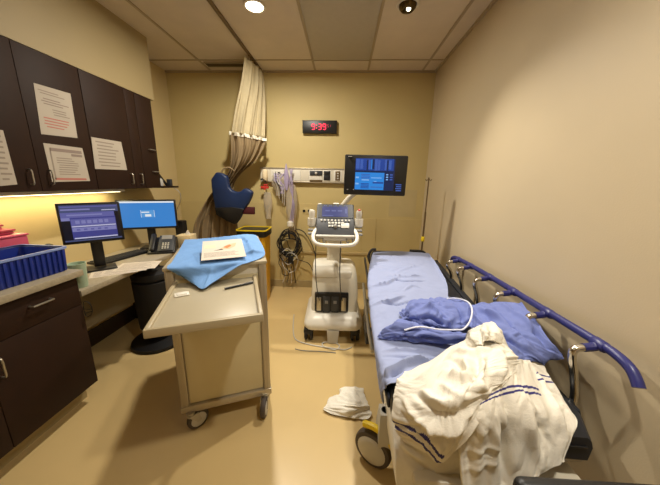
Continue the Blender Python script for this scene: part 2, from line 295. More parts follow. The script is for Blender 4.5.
# ------------------------------------------------------------------ mesh builder
class MB:
    def __init__(self):
        self.bm = bmesh.new(); self.mi = 0; self.T = Matrix.Identity(4)
    def _merge(self, tmp, mtx=None):
        for f in tmp.faces: f.material_index = self.mi
        me = bpy.data.meshes.new('tmp'); tmp.to_mesh(me); tmp.free()
        me.transform(self.T @ (mtx or Matrix.Identity(4)))
        self.bm.from_mesh(me); bpy.data.meshes.remove(me); return self
    def box(self, c, s, bev=0.0, rot=None, seg=2):
        t = bmesh.new(); bmesh.ops.create_cube(t, size=1.0)
        bmesh.ops.scale(t, vec=s, verts=t.verts)
        if bev: bmesh.ops.bevel(t, geom=t.edges[:], offset=min(bev, min(s)*0.45), segments=seg, profile=0.5, affect='EDGES')
        m = Matrix.Translation(c)
        if rot: m = m @ (rot if isinstance(rot, Matrix) else Matrix.Rotation(rot[0], 4, 'X') @ Matrix.Rotation(rot[1], 4, 'Y') @ Matrix.Rotation(rot[2], 4, 'Z'))
        return self._merge(t, m)
    def b2(self, lo, hi, bev=0.0, seg=2):
        lo = Vector(lo); hi = Vector(hi)
        return self.box((lo+hi)/2, hi-lo, bev, seg=seg)
    def cyl(self, p0, p1, r0, r1=None, seg=20, bev=0.0):
        p0 = Vector(p0); p1 = Vector(p1); d = p1-p0
        t = bmesh.new(); bmesh.ops.create_cone(t, cap_ends=True, segments=seg, radius1=r0, radius2=r0 if r1 is None else r1, depth=d.length)
        if bev:
            es = [e for e in t.edges if abs(e.verts[0].co.z-e.verts[1].co.z) < 1e-6]
            bmesh.ops.bevel(t, geom=es, offset=bev, segments=2, profile=0.5, affect='EDGES')
        q = Vector((0, 0, 1)).rotation_difference(d.normalized()).to_matrix().to_4x4()
        return self._merge(t, Matrix.Translation((p0+p1)/2) @ q)
    def sph(self, c, r, sc=(1, 1, 1), seg=16):
        t = bmesh.new(); bmesh.ops.create_uvsphere(t, u_segments=seg, v_segments=seg//2, radius=r)
        return self._merge(t, Matrix.Translation(c) @ Matrix.Diagonal((*sc, 1)))
    def tube(self, pts, r, seg=10, smooth=4, closed=False):
        pts = [Vector(p) for p in pts]
        if smooth: pts = crom(pts, smooth, closed)
        n = len(pts); t = bmesh.new(); rings = []
        up = Vector((0, 0, 1)); prev = None
        for i, p in enumerate(pts):
            if closed: d = (pts[(i+1) % n]-pts[i-1])
            else: d = (pts[min(i+1, n-1)]-pts[max(i-1, 0)])
            d.normalize()
            if prev is None:
                a = d.cross(up)
                if a.length < 1e-3: a = d.cross(Vector((1, 0, 0)))
            else:
                a = prev - d*prev.dot(d)
            a.normalize(); prev = a; b = d.cross(a)
            rr = r(i/(n-1)) if callable(r) else r
            rings.append([t.verts.new(p+(a*math.cos(k*2*PI/seg)+b*math.sin(k*2*PI/seg))*rr) for k in range(seg)])
        m = n if closed else n-1
        for i in range(m):
            A = rings[i]; B = rings[(i+1) % n]
            for k in range(seg): t.faces.new((A[k], A[(k+1) % seg], B[(k+1) % seg], B[k]))
        if not closed:
            t.faces.new(rings[0][::-1]); t.faces.new(rings[-1])
        bmesh.ops.recalc_face_normals(t, faces=t.faces)
        return self._merge(t)
    def lathe(self, prof, c=(0, 0, 0), seg=28, axis=None):
        t = bmesh.new(); rings = []
        for r, z in prof:
            rings.append([t.verts.new((max(r, 1e-4)*math.cos(k*2*PI/seg), max(r, 1e-4)*math.sin(k*2*PI/seg), z)) for k in range(seg)])
        for A, B in zip(rings, rings[1:]):
            for k in range(seg): t.faces.new((A[k], A[(k+1) % seg], B[(k+1) % seg], B[k]))
        t.faces.new(rings[0][::-1]); t.faces.new(rings[-1])
        bmesh.ops.recalc_face_normals(t, faces=t.faces)
        m = Matrix.Translation(c)
        if axis: m = m @ Vector((0, 0, 1)).rotation_difference(Vector(axis).normalized()).to_matrix().to_4x4()
        return self._merge(t, m)
    def prism(self, poly, d0, d1, axis='Y', bev=0.0):
        # poly of 2-D points; extruded along axis from d0 to d1
        t = bmesh.new()
        def P(a, b, d): return {'Y': (a, d, b), 'X': (d, a, b), 'Z': (a, b, d)}[axis]
        A = [t.verts.new(P(a, b, d0)) for a, b in poly]; B = [t.verts.new(P(a, b, d1)) for a, b in poly]
        n = len(poly)
        t.faces.new(A); t.faces.new(B[::-1])
        for i in range(n): t.faces.new((A[i], B[i], B[(i+1) % n], A[(i+1) % n]))
        bmesh.ops.recalc_face_normals(t, faces=t.faces)
        if bev: bmesh.ops.bevel(t, geom=t.edges[:], offset=bev, segments=2, profile=0.5, affect='EDGES')
        return self._merge(t)
    def quad(self, a, b, c, d):
        t = bmesh.new(); t.faces.new([t.verts.new(p) for p in (a, b, c, d)]); return self._merge(t)
    def loft(self, rings, cap=True):
        t = bmesh.new(); rs = [[t.verts.new(p) for p in ring] for ring in rings]; n = len(rs[0])
        for A, B in zip(rs, rs[1:]):
            for k in range(n): t.faces.new((A[k], A[(k+1) % n], B[(k+1) % n], B[k]))
        if cap: t.faces.new(rs[0][::-1]); t.faces.new(rs[-1])
        bmesh.ops.recalc_face_normals(t, faces=t.faces)
        return self._merge(t)
    def build(self, name, mats, parent=None, smooth=35, loc=None):
        me = bpy.data.meshes.new(name); self.bm.to_mesh(me); self.bm.free()
        if not isinstance(mats, (list, tuple)): mats = [mats]
        for m in mats: me.materials.append(m)
        if smooth:
            for p in me.polygons: p.use_smooth = True
            me.set_sharp_from_angle(angle=R(smooth))
        o = bpy.data.objects.new(name, me); COL.objects.link(o)
        if parent is not None: o.parent = parent
        if loc is not None:
            o.location = loc
        return o

def crom(P, k, closed=False):
    out = []; n = len(P)
    rng = n if closed else n-1
    for i in range(rng):
        if closed: p0, p1, p2, p3 = P[i-1], P[i], P[(i+1) % n], P[(i+2) % n]
        else: p0, p1, p2, p3 = P[max(i-1, 0)], P[i], P[i+1], P[min(i+2, n-1)]
        for j in range(k):
            t = j/k
            out.append(0.5*((2*p1)+(p2-p0)*t+(2*p0-5*p1+4*p2-p3)*t*t+(3*p1-p0-3*p2+p3)*t**3))
    if not closed: out.append(P[-1].copy())
    return out

def tag(o, label, cat, group=None, kind=None):
    if label: o['label'] = label
    if cat: o['category'] = cat
    if group: o['group'] = group
    if kind: o['kind'] = kind
    return o
def thing(name, label, cat, loc=(0, 0, 0), rz=0.0, group=None):
    o = bpy.data.objects.new(name, None); COL.objects.link(o); o.empty_display_size = 0.1
    o.location = loc; o.rotation_euler = (0, 0, rz)
    return tag(o, label, cat, group)
def struct(name, mb, m, smooth=0):
    o = mb.build(name, m, smooth=smooth); o['kind'] = 'structure'; return o
def dup(root, loc=None, rz=None, label=None, group=None):
    r = root.copy(); COL.objects.link(r)
    if loc is not None: r.location = loc
    if rz is not None: r.rotation_euler = (0, 0, rz)
    if label: r['label'] = label
    if group: r['group'] = group
    for ch in list(root.children):
        c = ch.copy(); COL.objects.link(c); c.parent = r
        for g in list(ch.children):
            d = g.copy(); COL.objects.link(d); d.parent = c
    return r

def stroke_h(p, strokes):
    # height of hand-placed folds: each is (polyline, width, height), fading to its ends
    s = 0.0
    for pl, w, h in strokes:
        best = 1e9; bt = 0.0; n = len(pl)-1
        for k in range(n):
            a, b_ = pl[k], pl[k+1]; d = b_-a; L = d.length_squared
            t = max(0, min(1, (p-a).dot(d)/L)) if L > 0 else 0
            e = (p-(a+d*t)).length
            if e < best: best = e; bt = (k+t)/n
        if best < w*2.6:
            s += h*math.exp(-(best/w)**2)*min(1, .25+3.0*bt, .25+3.0*(1-bt))
    return s
def STK(name): return [([Vector(q) for q in pl], w, h) for pl, w, h in STROKES.get(name, ())]
# cloth patch: a coarse grid of control points, refined and given folds along the normal
def patch_mesh(mb, rows, nu=10, nv=10, amp=0.006, freq=6.0, seed=0, aniso=(1, 1), sharp=0.6, matfn=None, thick=0.006, edge=0.004, strokes=()):
    G = [[Vector(p) for p in r] for r in rows]
    G = [crom(r, nu) for r in G]
    cols = list(zip(*G)); cols = [crom(list(c), nv) for c in cols]
    G = [list(r) for r in zip(*cols)]
    nr = len(G); nc = len(G[0])
    N = [[None]*nc for _ in range(nr)]
    for i in range(nr):
        for j in range(nc):
            du = G[i][min(j+1, nc-1)]-G[i][max(j-1, 0)]; dv = G[min(i+1, nr-1)][j]-G[max(i-1, 0)][j]
            n = du.cross(dv); n = n.normalized() if n.length > 1e-9 else Vector((0, 0, 1))
            N[i][j] = n
    if sum(n.z for r in N for n in r) < 0: N = [[-n for n in r] for r in N]
    t = bmesh.new(); V = [[None]*nc for _ in range(nr)]
    W = [[None]*nc for _ in range(nr)]
    for i in range(nr):
        for j in range(nc):
            u = j/(nc-1); v = i/(nr-1)
            q = Vector((u*freq*aniso[0]+seed*3.1, v*freq*aniso[1]+seed*1.7, seed*0.77))
            w = Vector((noise.noise(q*0.6), noise.noise(q*0.6+Vector((9, 4, 2))), 0))
            q2 = q+w*1.2
            h = sharp*(2.2*abs(noise.noise(q2))-.6)+(1-sharp)*noise.noise(q*1.3)
            h += .45*(1.8*abs(noise.noise(q2*2.1+Vector((3, 8, 1))))-.5)+.16*(1.8*abs(noise.noise(q2*4.3+Vector((1, 5, 6))))-.5)
            p = G[i][j]+N[i][j]*(h*amp+stroke_h(G[i][j], strokes))
            if amp and (i in (0, nr-1) or j in (0, nc-1)):
                p = p+Vector((noise.noise(p*14), noise.noise(p*14+Vector((5, 0, 0))), 0))*edge
            V[i][j] = t.verts.new(p)
            W[i][j] = t.verts.new(p-N[i][j]*thick)
    for i in range(nr-1):
        for j in range(nc-1):
            f = t.faces.new((V[i][j], V[i+1][j], V[i+1][j+1], V[i][j+1]))
            f2 = t.faces.new((W[i][j], W[i][j+1], W[i+1][j+1], W[i+1][j]))
            mi = matfn((j+.5)/(nc-1), (i+.5)/(nr-1)) if matfn else 0
            f.material_index = mi; f2.material_index = mi
    ring = [(0, j) for j in range(nc)]+[(i, nc-1) for i in range(1, nr)]+[(nr-1, j) for j in range(nc-2, -1, -1)]+[(i, 0) for i in range(nr-2, 0, -1)]
    for (a, b), (c, d) in zip(ring, ring[1:]+ring[:1]):
        t.faces.new((V[a][b], V[c][d], W[c][d], W[a][b]))
    bmesh.ops.recalc_face_normals(t, faces=t.faces)
    me = bpy.data.meshes.new('tmp'); t.to_mesh(me); t.free(); mb.bm.from_mesh(me); bpy.data.meshes.remove(me)
    return G, N

# ------------------------------------------------------------------ the room
XL, XR, YB, YF, ZC = -2.16, 1.03, 3.42, -1.7, 2.70
XS, YS = -1.84, 2.68          # soffit front and its far end
def plane_box(lo, hi): return MB().b2(lo, hi)
struct('floor', plane_box((XL-.1, YF-.1, -.1), (XR+.1, YB+.1, 0)), M['floor'])
struct('ceiling', plane_box((XL-.1, YF-.1, ZC), (XR+.1, YB+.1, ZC+.1)), M['ceil'])
struct('wall_back', plane_box((XL-.1, YB, 0), (XR+.1, YB+.1, ZC)), M['wall'])
struct('wall_left', plane_box((XL-.1, YF, 0), (XL, YB, ZC)), M['wall_l'])
struct('wall_right', plane_box((XR, YF, 0), (XR+.1, YB, ZC)), M['wall_r'])
struct('wall_front', plane_box((XL-.1, YF-.1, 0), (XR+.1, YF, ZC)), M['wall_r'])
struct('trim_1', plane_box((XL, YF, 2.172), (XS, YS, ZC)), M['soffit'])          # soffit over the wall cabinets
n = 2
for x in (-1.60, -.36, .25, .87):
    struct('trim_%d' % n, plane_box((x-.011, YF, ZC-.006), (x+.011, YB, ZC)) if x > XS else plane_box((x, YS, ZC-.006), (x+.02, YB, ZC)), M['grid']); n += 1
for y in (3.13, 1.91, .69):
    struct('trim_%d' % n, plane_box((XL if y > YS else XS, y-.011, ZC-.005), (XR, y+.011, ZC)), M['grid']); n += 1
mb = MB(); mb.b2((XL, YB-.02, ZC-.02), (XR, YB, ZC)); mb.b2((XR-.02, YF, ZC-.02), (XR, YB, ZC))
struct('trim_%d' % n, mb, M['grid']); n += 1
# lower wall guard panels with seams, bumper rail and base on the back wall
mb = MB()
mb.b2((XL+.02, YB-.006, .10), (.262, YB, 1.16)); mb.b2((.268, YB-.006, .10), (.446, YB, .985)); mb.b2((.452, YB-.006, .10), (XR, YB, .985))
struct('trim_%d' % n, mb, M['guard']); n += 1
struct('trim_%d' % n, MB().b2((-.80, YB-.022, .49), (XR, YB-.004, .525), .006), M['rail']); n += 1
struct('trim_%d' % n, MB().b2((.60, YB-.004, 1.02), (.94, YB, 1.36)), M['patch']); n += 1
struct('baseboard_back', MB().b2((XL, YB-.014, 0), (XR, YB, .10), .004), M['basebd'])
struct('baseboard_right', MB().b2((XR-.012, YF, 0), (XR, YB, .10), .004), M['basebd'])
struct('baseboard_left', MB().b2((XL, 1.45, 0), (XL+.014, YB, .15), .004), M['basedk'])

# ------------------------------------------------------------------ ceiling fittings
def downlight(x, y, label, lit=True):
    t = thing('downlight', label, 'ceiling light', (x, y, ZC))
    MB().lathe([(.062, 0), (.078, -.002), (.082, -.006), (.078, -.010), (.066, -.010), (.062, -.004)]).build('trim_ring', M['offwhite'], t)
    if lit:
        MB().lathe([(.001, -.004), (.064, -.004), (.060, -.010), (.03, -.016), (.001, -.018)]).build('diffuser', M['wht_led'], t)
    else:
        MB().lathe([(.064, -.002), (.060, -.024), (.045, -.040), (.035, -.040), (.035, -.004)]).build('gimbal', M['amber'], t)
        MB().sph((.006, -.01, -.034), .016).build('bulb', M['bulb_dim'], t)
    return t
downlight(-.69, 2.25, 'round white recessed downlight glowing bright beside the curtain track')
downlight(.43, 2.25, 'dark bronze swivel downlight over the stretcher with a small lit bulb', False)
downlight(-.69, 0.1, 'round white recessed downlight in the ceiling left of the viewer')
downlight(.43, 0.1, 'round white recessed downlight in the ceiling right of the viewer')
t = thing('ceiling_light_panel', 'flat grey lay-in ceiling light panel, switched off, between the two downlights', 'ceiling light', (-.055, 2.52, ZC))
MB().b2((-.293, -.598, -.010), (.293, .598, -.001), .002).build('lens', M['lens'], t)
mb = MB()
for a in (-1, 1):
    mb.b2((a*.298-.006, -.606, -.014), (a*.298+.006, .606, -.001)); mb.b2((-.30, a*.602-.006, -.014), (.30, a*.602+.006, -.001))
mb.build('frame', M['grid'], t)
t = thing('ceiling_vent', 'dark linear slot vent in the ceiling left of the curtain', 'vent', (-1.345, 3.225, ZC))
MB().b2((-.215, -.045, -.012), (.215, .045, -.0005)).build('slot', M['ventd'], t)
mb = MB()
for y in (-.05, .05): mb.b2((-.22, y-.008, -.014), (.22, y+.008, -.0005))
mb.build('frame', M['grid'], t)
mb = MB(); mb.b2((-1.004, -1.2, ZC-.022), (-.978, 3.38, ZC-.001), .003)
tag(mb.build('curtain_track', M['track']), 'bronze privacy curtain track running along the ceiling', 'curtain track')

# ------------------------------------------------------------------ privacy curtain
def curtain_sheet(rows, pleats, amp, ncol=90, sub=8):
    # rows: (left point, right point, depth amplitude)
    L = crom([Vector(r[0]) for r in rows], sub); Rr = crom([Vector(r[1]) for r in rows], sub)
    A = crom([Vector((r[2], 0, 0)) for r in rows], sub)
    mb = MB(); t = bmesh.new(); V = []
    for i, (l, r, a) in enumerate(zip(L, Rr, A)):
        d = (r-l); w = d.length; nrm = Vector((d.y, -d.x, 0)).normalized(); row = []
        for j in range(ncol):
            u = j/(ncol-1)
            ph = u*pleats*2*PI+0.9*math.sin(u*7+i*.02)
            o = a.x*(math.sin(ph)+.35*math.sin(ph*2.3+1.0))*(.75+.5*noise.noise(Vector((u*4, i*.05, 3))))
            bulge = a.x*1.5*math.sin(PI*u)
            row.append(t.verts.new(l+d*(u+.012*math.cos(ph))+nrm*(o+bulge)))
        V.append(row)
    for i in range(len(V)-1):
        for j in range(ncol-1): t.faces.new((V[i][j], V[i+1][j], V[i+1][j+1], V[i][j+1]))
    mb._merge(t); return mb
cu = thing('privacy_curtain', 'gathered privacy curtain, white mesh above taupe cloth, tied back on the ceiling track', 'curtain', (-1.0, 3.2, 0))
def loc3(p): return (p[0]+1.0, p[1]-3.2, p[2])
mesh_rows = [((-1.025, 2.93, 2.655), (-.960, 3.34, 2.655), .014), ((-1.10, 2.99, 2.45), (-.935, 3.30, 2.45), .018), ((-1.20, 3.05, 2.2), (-.92, 3.24, 2.2), .022), ((-1.275, 3.09, 1.95), (-.92, 3.18, 1.925), .026)]
mesh_rows = [(loc3(a), loc3(b), c) for a, b, c in mesh_rows]
o = curtain_sheet(mesh_rows, 4, 0).build('mesh_panel', M['mesh'], cu, smooth=80); o.modifiers.new('s', 'SOLIDIFY').thickness = .003
body_rows = [((-1.29, 3.09, 1.955), (-.905, 3.18, 1.90), .030), ((-1.29, 3.10, 1.80), (-.95, 3.18, 1.80), .034), ((-1.31, 3.12, 1.66), (-1.05, 3.18, 1.66), .036), ((-1.36, 3.15, 1.53), (-1.22, 3.20, 1.53), .036),
             ((-1.44, 3.18, 1.44), (-1.33, 3.22, 1.40), .036), ((-1.60, 3.18, 1.28), (-1.33, 3.22, 1.26), .036), ((-1.74, 3.17, 1.08), (-1.33, 3.22, 1.08), .038), ((-1.85, 3.16, .86), (-1.32, 3.22, .86), .040), ((-1.90, 3.16, .55), (-1.32, 3.22, .55), .040), ((-1.92, 3.16, .22), (-1.32, 3.22, .22), .040)]
body_rows = [(loc3(a), loc3(b), c) for a, b, c in body_rows]
o = curtain_sheet(body_rows, 5, 0).build('cloth_panel', M['curtain'], cu, smooth=80); o.modifiers.new('s', 'SOLIDIFY').thickness = .004
seam = [((-1.295, 3.085, 1.972), (-.90, 3.175, 1.917), .030), ((-1.295, 3.085, 1.955), (-.90, 3.175, 1.90), .031), ((-1.295, 3.085, 1.935), (-.90, 3.175, 1.885), .030)]
seam = [(loc3((a[0], a[1]-.006, a[2])), loc3((b[0], b[1]-.006, b[2])), c) for a, b, c in seam]
o = curtain_sheet(seam, 5, 0).build('seam_band', M['hemc'], cu, smooth=80); o.modifiers.new('s', 'SOLIDIFY').thickness = .006
for k in range(7):
    y = 2.97+k*.058
    mb = MB(); mb.cyl((.009, y-3.2, ZC-.022), (.009, y-3.2, ZC-.05), .004, seg=8); mb.box((.009, y-3.2, ZC-.026), (.016, .012, .010), .002)
    mb.build('carrier', M['track'], cu)
# navy padded support draped over the curtain
na = thing('padded_arm_support', 'navy blue padded curved pad hung against the gathered curtain', 'pad', (-1.29, 3.07, 1.28))
def pp(pts): return [(a+1.29, b-1.28) for a, b in pts]
from_px = [(a+1.29, z-1.28) for a, z in [(-1.453, 1.53), (-1.521, 1.446), (-1.523, 1.362), (-1.518, 1.277), (-1.503, 1.14), (-1.485, 1.035), (-1.381, 0.975), (-1.276, 0.924), (-1.218, 0.988), (-1.188, 1.042), (-1.139, 1.13), (-1.101, 1.175), (-1.052, 1.27), (-1.042, 1.312), (-1.084, 1.34), (-1.135, 1.353), (-1.19, 1.309), (-1.243, 1.31), (-1.286, 1.324), (-1.318, 1.357), (-1.328, 1.416), (-1.327, 1.474), (-1.385, 1.514)]]
MB().prism([(a, b) for a, b in from_px], -.045, .035, 'Y', .018).build('pad', M['navy'], na, smooth=60)
MB().prism([(a+1.29, z-1.28) for a, z in [(-1.500, 1.12), (-1.483, 1.035), (-1.381, .977), (-1.277, .928), (-1.222, .988), (-1.192, 1.042), (-1.15, 1.115), (-1.30, 1.135)]], -.050, -.030, 'Y', .006).build('lower_panel', M['black'], na, smooth=60)
MB().b2((.08, -.02, -.232), (.25, .03, -.145), .01).build('strap_end', M['maroon'], na)
MB().tube([(-.14, 0, .20), (-.09, -.01, .28), (-.02, -.005, .30), (.02, .03, .26), (-.02, .07, .20)], .009).build('hanging_loop', M['curtain'], na)

# ------------------------------------------------------------------ clock
t = thing('digital_clock', 'black digital wall clock with red digits reading 9:39', 'clock', (-.30, YB-.02, 2.085))
MB().b2((-.208, -.03, -.073), (.208, .02, .073), .006).build('case', M['black'], t)
SEG = {'0': 'abcdef', '1': 'bc', '2': 'abged', '3': 'abgcd', '4': 'fgbc', '5': 'afgcd', '6': 'afgedc', '7': 'abc', '8': 'abcdefg', '9': 'abcdfg'}
def digit(mb, ch, x, z, w, h, th, y):
    pos = {'a': (x, z+h/2, 1), 'g': (x, z, 1), 'd': (x, z-h/2, 1), 'b': (x+w/2, z+h/4, 0), 'c': (x+w/2, z-h/4, 0), 'f': (x-w/2, z+h/4, 0), 'e': (x-w/2, z-h/4, 0)}
    for s in SEG[ch]:
        px, pz, hz = pos[s]
        mb.b2((px-(w/2-th*.3 if hz else th/2), y-.002, pz-(th/2 if hz else h/4-th*.3)), (px+(w/2-th*.3 if hz else th/2), y, pz+(th/2 if hz else h/4-th*.3)))
for c_, x in (('9', -.078), ('3', .002), ('9', .056)):
    mb = MB(); digit(mb, c_, x, 0, .034, .062, .0085, -.0305); mb.build('time_digit', M['led'], t)
mb = MB()
for z in (-.015, .015): mb.b2((-.042, -.0325, z-.005), (-.032, -.0305, z+.005))
mb.build('colon', M['led'], t)
for c_, x in (('5', .100), ('1', .124)):
    mb = MB(); digit(mb, c_, x, .010, .014, .028, .006, -.0305); mb.build('seconds_digit', M['led2'], t)

# ------------------------------------------------------------------ wall cabinets (three units) and papers on their doors
CB, CT = 1.352, 2.172
def vhandle(mb, y, z, l=.085):
    mb.tube([(.0, y, z-l/2), (.022, y, z-l/2+.004), (.024, y, z), (.022, y, z+l/2-.004), (0, y, z+l/2)], .0045, seg=8)
def hhandle(mb, y, z, l=.09):
    mb.tube([(.0, y-l/2, z), (.022, y-l/2+.004, z), (.024, y, z), (.022, y+l/2-.004, z), (0, y+l/2, z)], .0045, seg=8)
def wall_cabinet(y0, y1, split, label, single=False):
    t = thing('wall_cabinet', label, 'cabinet', (XS, y0, CB), group=None)
    w = y1-y0
    mb = MB(); mb.b2((XL-XS+.002, .001, 0), (-.021, w-.001, CT-CB)); mb.build('body', M['woodin'], t)
    spans = [(0, w, None)] if single else [(0, split-y0, 1), (split-y0, w, 0)]
    for a, b, side in spans:
        d = MB().b2((-.02, a+.0015, .002), (0, b-.0015, CT-CB-.003), .0015).build('door', M['wood'], t)
        if not single:
            mb = MB(); vhandle(mb, (b-.055) if side else (a+.055), .085); mb.build('handle', M['steel'], d)
    return t, w
wall_cabinet(.72, 1.17, .945, 'dark wall cabinet nearest the left edge of the photo')
wall_cabinet(1.172, 1.93, 1.552, 'dark two-door wall cabinet above the blue bin with papers taped on')
wall_cabinet(1.932, 2.42, 2.31, 'dark wall cabinet above the second monitor with one paper taped on')
t, w = wall_cabinet(2.422, 2.63, 0, 'narrow dark wall cabinet at the far end of the row', True)
for ch in list(t.children):
    if ch.name.startswith('door'):
        for zz in (.355, .155):
            mb = MB(); hhandle(mb, .13 if zz > .2 else .15, zz, .07); mb.build('handle', M['steel'], ch)

def text_lines(mb, y0, y1, z0, z1, rows, seed, x=.0012, mi=1):
    rnd = random.Random(seed); mb.mi = mi
    h = (z1-z0)/rows
    for k in range(rows):
        a = y0+rnd.uniform(0, .08)*(y1-y0); b = y1-rnd.uniform(0, .35)*(y1-y0)
        zc = z1-(k+.5)*h
        mb.b2((x, a, zc-h*.18), (x+.0003, b, zc+h*.18))
    mb.mi = 0
def posted(name, label, corners, rows, seed, extra=None, cat='paper'):
    # corners (y,z): top-left, top-right, bottom-right, bottom-left on the cabinet doors
    ys = [c[0] for c in corners]; zs = [c[1] for c in corners]
    yc, zc = sum(ys)/4, sum(zs)/4
    t = thing(name, label, cat, (XS+.0015, yc, zc)) if False else None
    mb = MB(); pts = [(a-yc, b-zc) for a, b in corners]
    mb.prism(pts[::-1], 0, .0009, 'X')
    hw = (pts[1][0]-pts[0][0])/2*.82; ht = (pts[0][1]-pts[3][1])/2*.86
    if extra: extra(mb, hw, ht)
    else: text_lines(mb, -hw, hw, -ht, ht, rows, seed)
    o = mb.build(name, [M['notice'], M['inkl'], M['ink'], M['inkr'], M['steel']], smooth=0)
    o.location = (XS+.0008, yc, zc); tag(o, label, cat); return o
def ex1(mb, hw, ht):
    text_lines(mb, -hw, hw*.9, ht*.72, ht*.95, 2, 1); text_lines(mb, -hw*.9, hw, ht*.25, ht*.6, 3, 2, mi=2)
    text_lines(mb, -hw*.3, hw*.9, -ht*.2, ht*.15, 3, 3); text_lines(mb, -hw, hw*.8, -ht*.85, -ht*.3, 4, 4, mi=3)
def ex2(mb, hw, ht):
    mb.mi = 2; mb.b2((.0012, -hw*.95, ht*.72), (.0016, hw*1.05, ht*.92)); mb.b2((.0012, hw*.3, ht*.50), (.0016, hw*1.05, ht*.66))
    text_lines(mb, -hw*.7, hw*.8, -ht*.75, ht*.4, 8, 8); mb.mi = 3; mb.b2((.0012, -hw, -ht*1.05), (.0016, hw*1.05, -ht*.92))
    mb.mi = 1; mb.b2((.0012, -hw*1.0, -ht*1.0), (.0016, -hw*.92, ht*.9)); mb.mi = 0
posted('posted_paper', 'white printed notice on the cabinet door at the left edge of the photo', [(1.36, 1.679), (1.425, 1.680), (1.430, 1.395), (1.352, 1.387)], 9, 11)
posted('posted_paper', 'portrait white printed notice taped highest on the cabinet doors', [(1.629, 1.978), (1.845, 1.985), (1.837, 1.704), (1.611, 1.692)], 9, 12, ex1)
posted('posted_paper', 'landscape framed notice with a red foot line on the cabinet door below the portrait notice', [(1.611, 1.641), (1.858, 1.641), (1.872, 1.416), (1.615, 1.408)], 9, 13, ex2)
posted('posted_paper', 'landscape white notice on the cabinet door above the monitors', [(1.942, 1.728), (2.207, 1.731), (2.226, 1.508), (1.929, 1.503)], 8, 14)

# under-cabinet lamp
t = thing('under_cabinet_light', 'slim lit lamp under the wall cabinets washing the wall yellow', 'lamp', (-2.06, 1.62, CB))
MB().b2((-.05, -.75, -.03), (.05, .75, -.001), .004).build('housing', M['offwhite'], t)
MB().b2((-.045, -.72, -.034), (.03, .72, -.030), .001).build('lens', M['strip'], t)

# little end shelf
t = thing('end_shelf', 'small dark shelf at the far end of the wall cabinets', 'shelf', (-1.93, 2.632, 1.36))
MB().b2((-.22, 0, -.01), (.12, .24, .008), .003).build('board', M['woodin'], t)
MB().prism([(0.0, .15), (.012, .15), (.16, .008), (.13, .008)], .05, .065, 'X').build('bracket', M['black'], t)
mb = MB(); mb.lathe([(.03, 0), (.032, .005), (.032, .07), (.028, .078), (.014, .08)]); o = mb.build('dispenser_bottle', M['lgrey']); o.location = (-1.90, 2.70, 1.3685)
tag(o, 'small pale bottle on the dark end shelf, nearer the cabinet', 'bottle')
mb = MB(); mb.b2((-.02, -.02, 0), (.02, .02, .07), .004); o = mb.build('charger_box', M['darkgrey']); o.location = (-1.86, 2.80, 1.3685)
tag(o, 'small dark box on the end shelf beside the pale bottle', 'box')
mb = MB(); mb.tube([(-1.83, 2.80, 1.355), (-1.80, 2.86, 1.30), (-1.82, 2.9, 1.22), (-1.88, 2.95, 1.15), (-1.95, 3.0, 1.08)], .004, seg=6)
tag(mb.build('hanging_cord', M['lgrey']), 'thin pale cord drooping below the end shelf', 'cord')

# ------------------------------------------------------------------ base cabinet, worktops
def drawer_handle(mb, y, z, l):
    mb.tube([(.0, y-l/2, z), (.02, y-l/2, z), (.026, y-l/2+.01, z), (.026, y+l/2-.01, z), (.02, y+l/2, z), (0, y+l/2, z)], .0055, seg=8, smooth=2)
t = thing('base_cabinet', 'dark base cabinet with bar handles under the blue bin', 'cabinet', (-1.58, .62, 0))
W = .79
MB().b2((XL+1.583, 0, .13), (-.021, W, .861)).build('body', M['woodin'], t)
MB().b2((XL+1.583, .0, 0), (-.10, W-.002, .129)).build('toe_kick', M['basebd'], t)
d = MB().b2((-.02, .0015, .685), (0, W-.0015, .855), .002).build('drawer', M['wood'], t)
mb = MB(); drawer_handle(mb, .580, .793, .095); mb.build('handle', M['steel'], d)
for a, b, hy in ((0, .335, None), (.335, W, .40)):
    d = MB().b2((-.02, a+.0015, .135), (0, b-.0015, .681), .002).build('door', M['wood'], t)
    if hy:
        mb = MB(); vhandle(mb, .366, .565, .10); mb.build('handle', M['steel'], d)
mb = MB(); mb.b2((XL+.002, .60, .862), (-1.553, 1.432, .90), .004)
tag(mb.build('worktop', M['counter']), 'speckled stone-look worktop on the dark base cabinet', 'worktop')

t = thing('desk', 'low built-in desk with speckled top holding the two monitors', 'desk', (XL, 1.436, 0))
poly = [(XL+.002, 1.436), (-1.60, 1.436), (-1.60, 2.66), (-1.615, 2.70), (-1.65, 2.72), (XL+.002, 2.72)]
MB().prism([(a-XL, b-1.436) for a, b in poly], .717, .755, 'Z', .004).build('desktop', M['counter'], t)
MB().b2((.06, .0, .22), (.085, .92, .716)).build('modesty_panel', M['grey'] if False else M['cartlip'], t)
MB().b2((.01, .98, 0), (.33, 1.01, .716)).build('end_panel', M['woodin'], t)

# stool tucked under the desk
t = thing('rolling_stool', 'black upholstered stool tucked under the far end of the desk', 'stool', (-1.63, 2.07, 0))
MB().lathe([(.001, .60), (.12, .60), (.15, .612), (.155, .64), (.15, .665), (.12, .675), (.001, .678)]).build('seat', M['blackm'], t)
MB().cyl((0, 0, .10), (0, 0, .60), .026).build('column', M['black'], t)
MB().lathe([(.001, .16), (.13, .16), (.14, .17), (.15, .59), (.13, .598), (.001, .598)]).build('skirt', M['blackm'], t)
MB().lathe([(.001, .0), (.215, .0), (.225, .012), (.22, .03), (.12, .055), (.05, .075), (.04, .12), (.001, .12)], seg=40).build('round_base', M['black'], t)

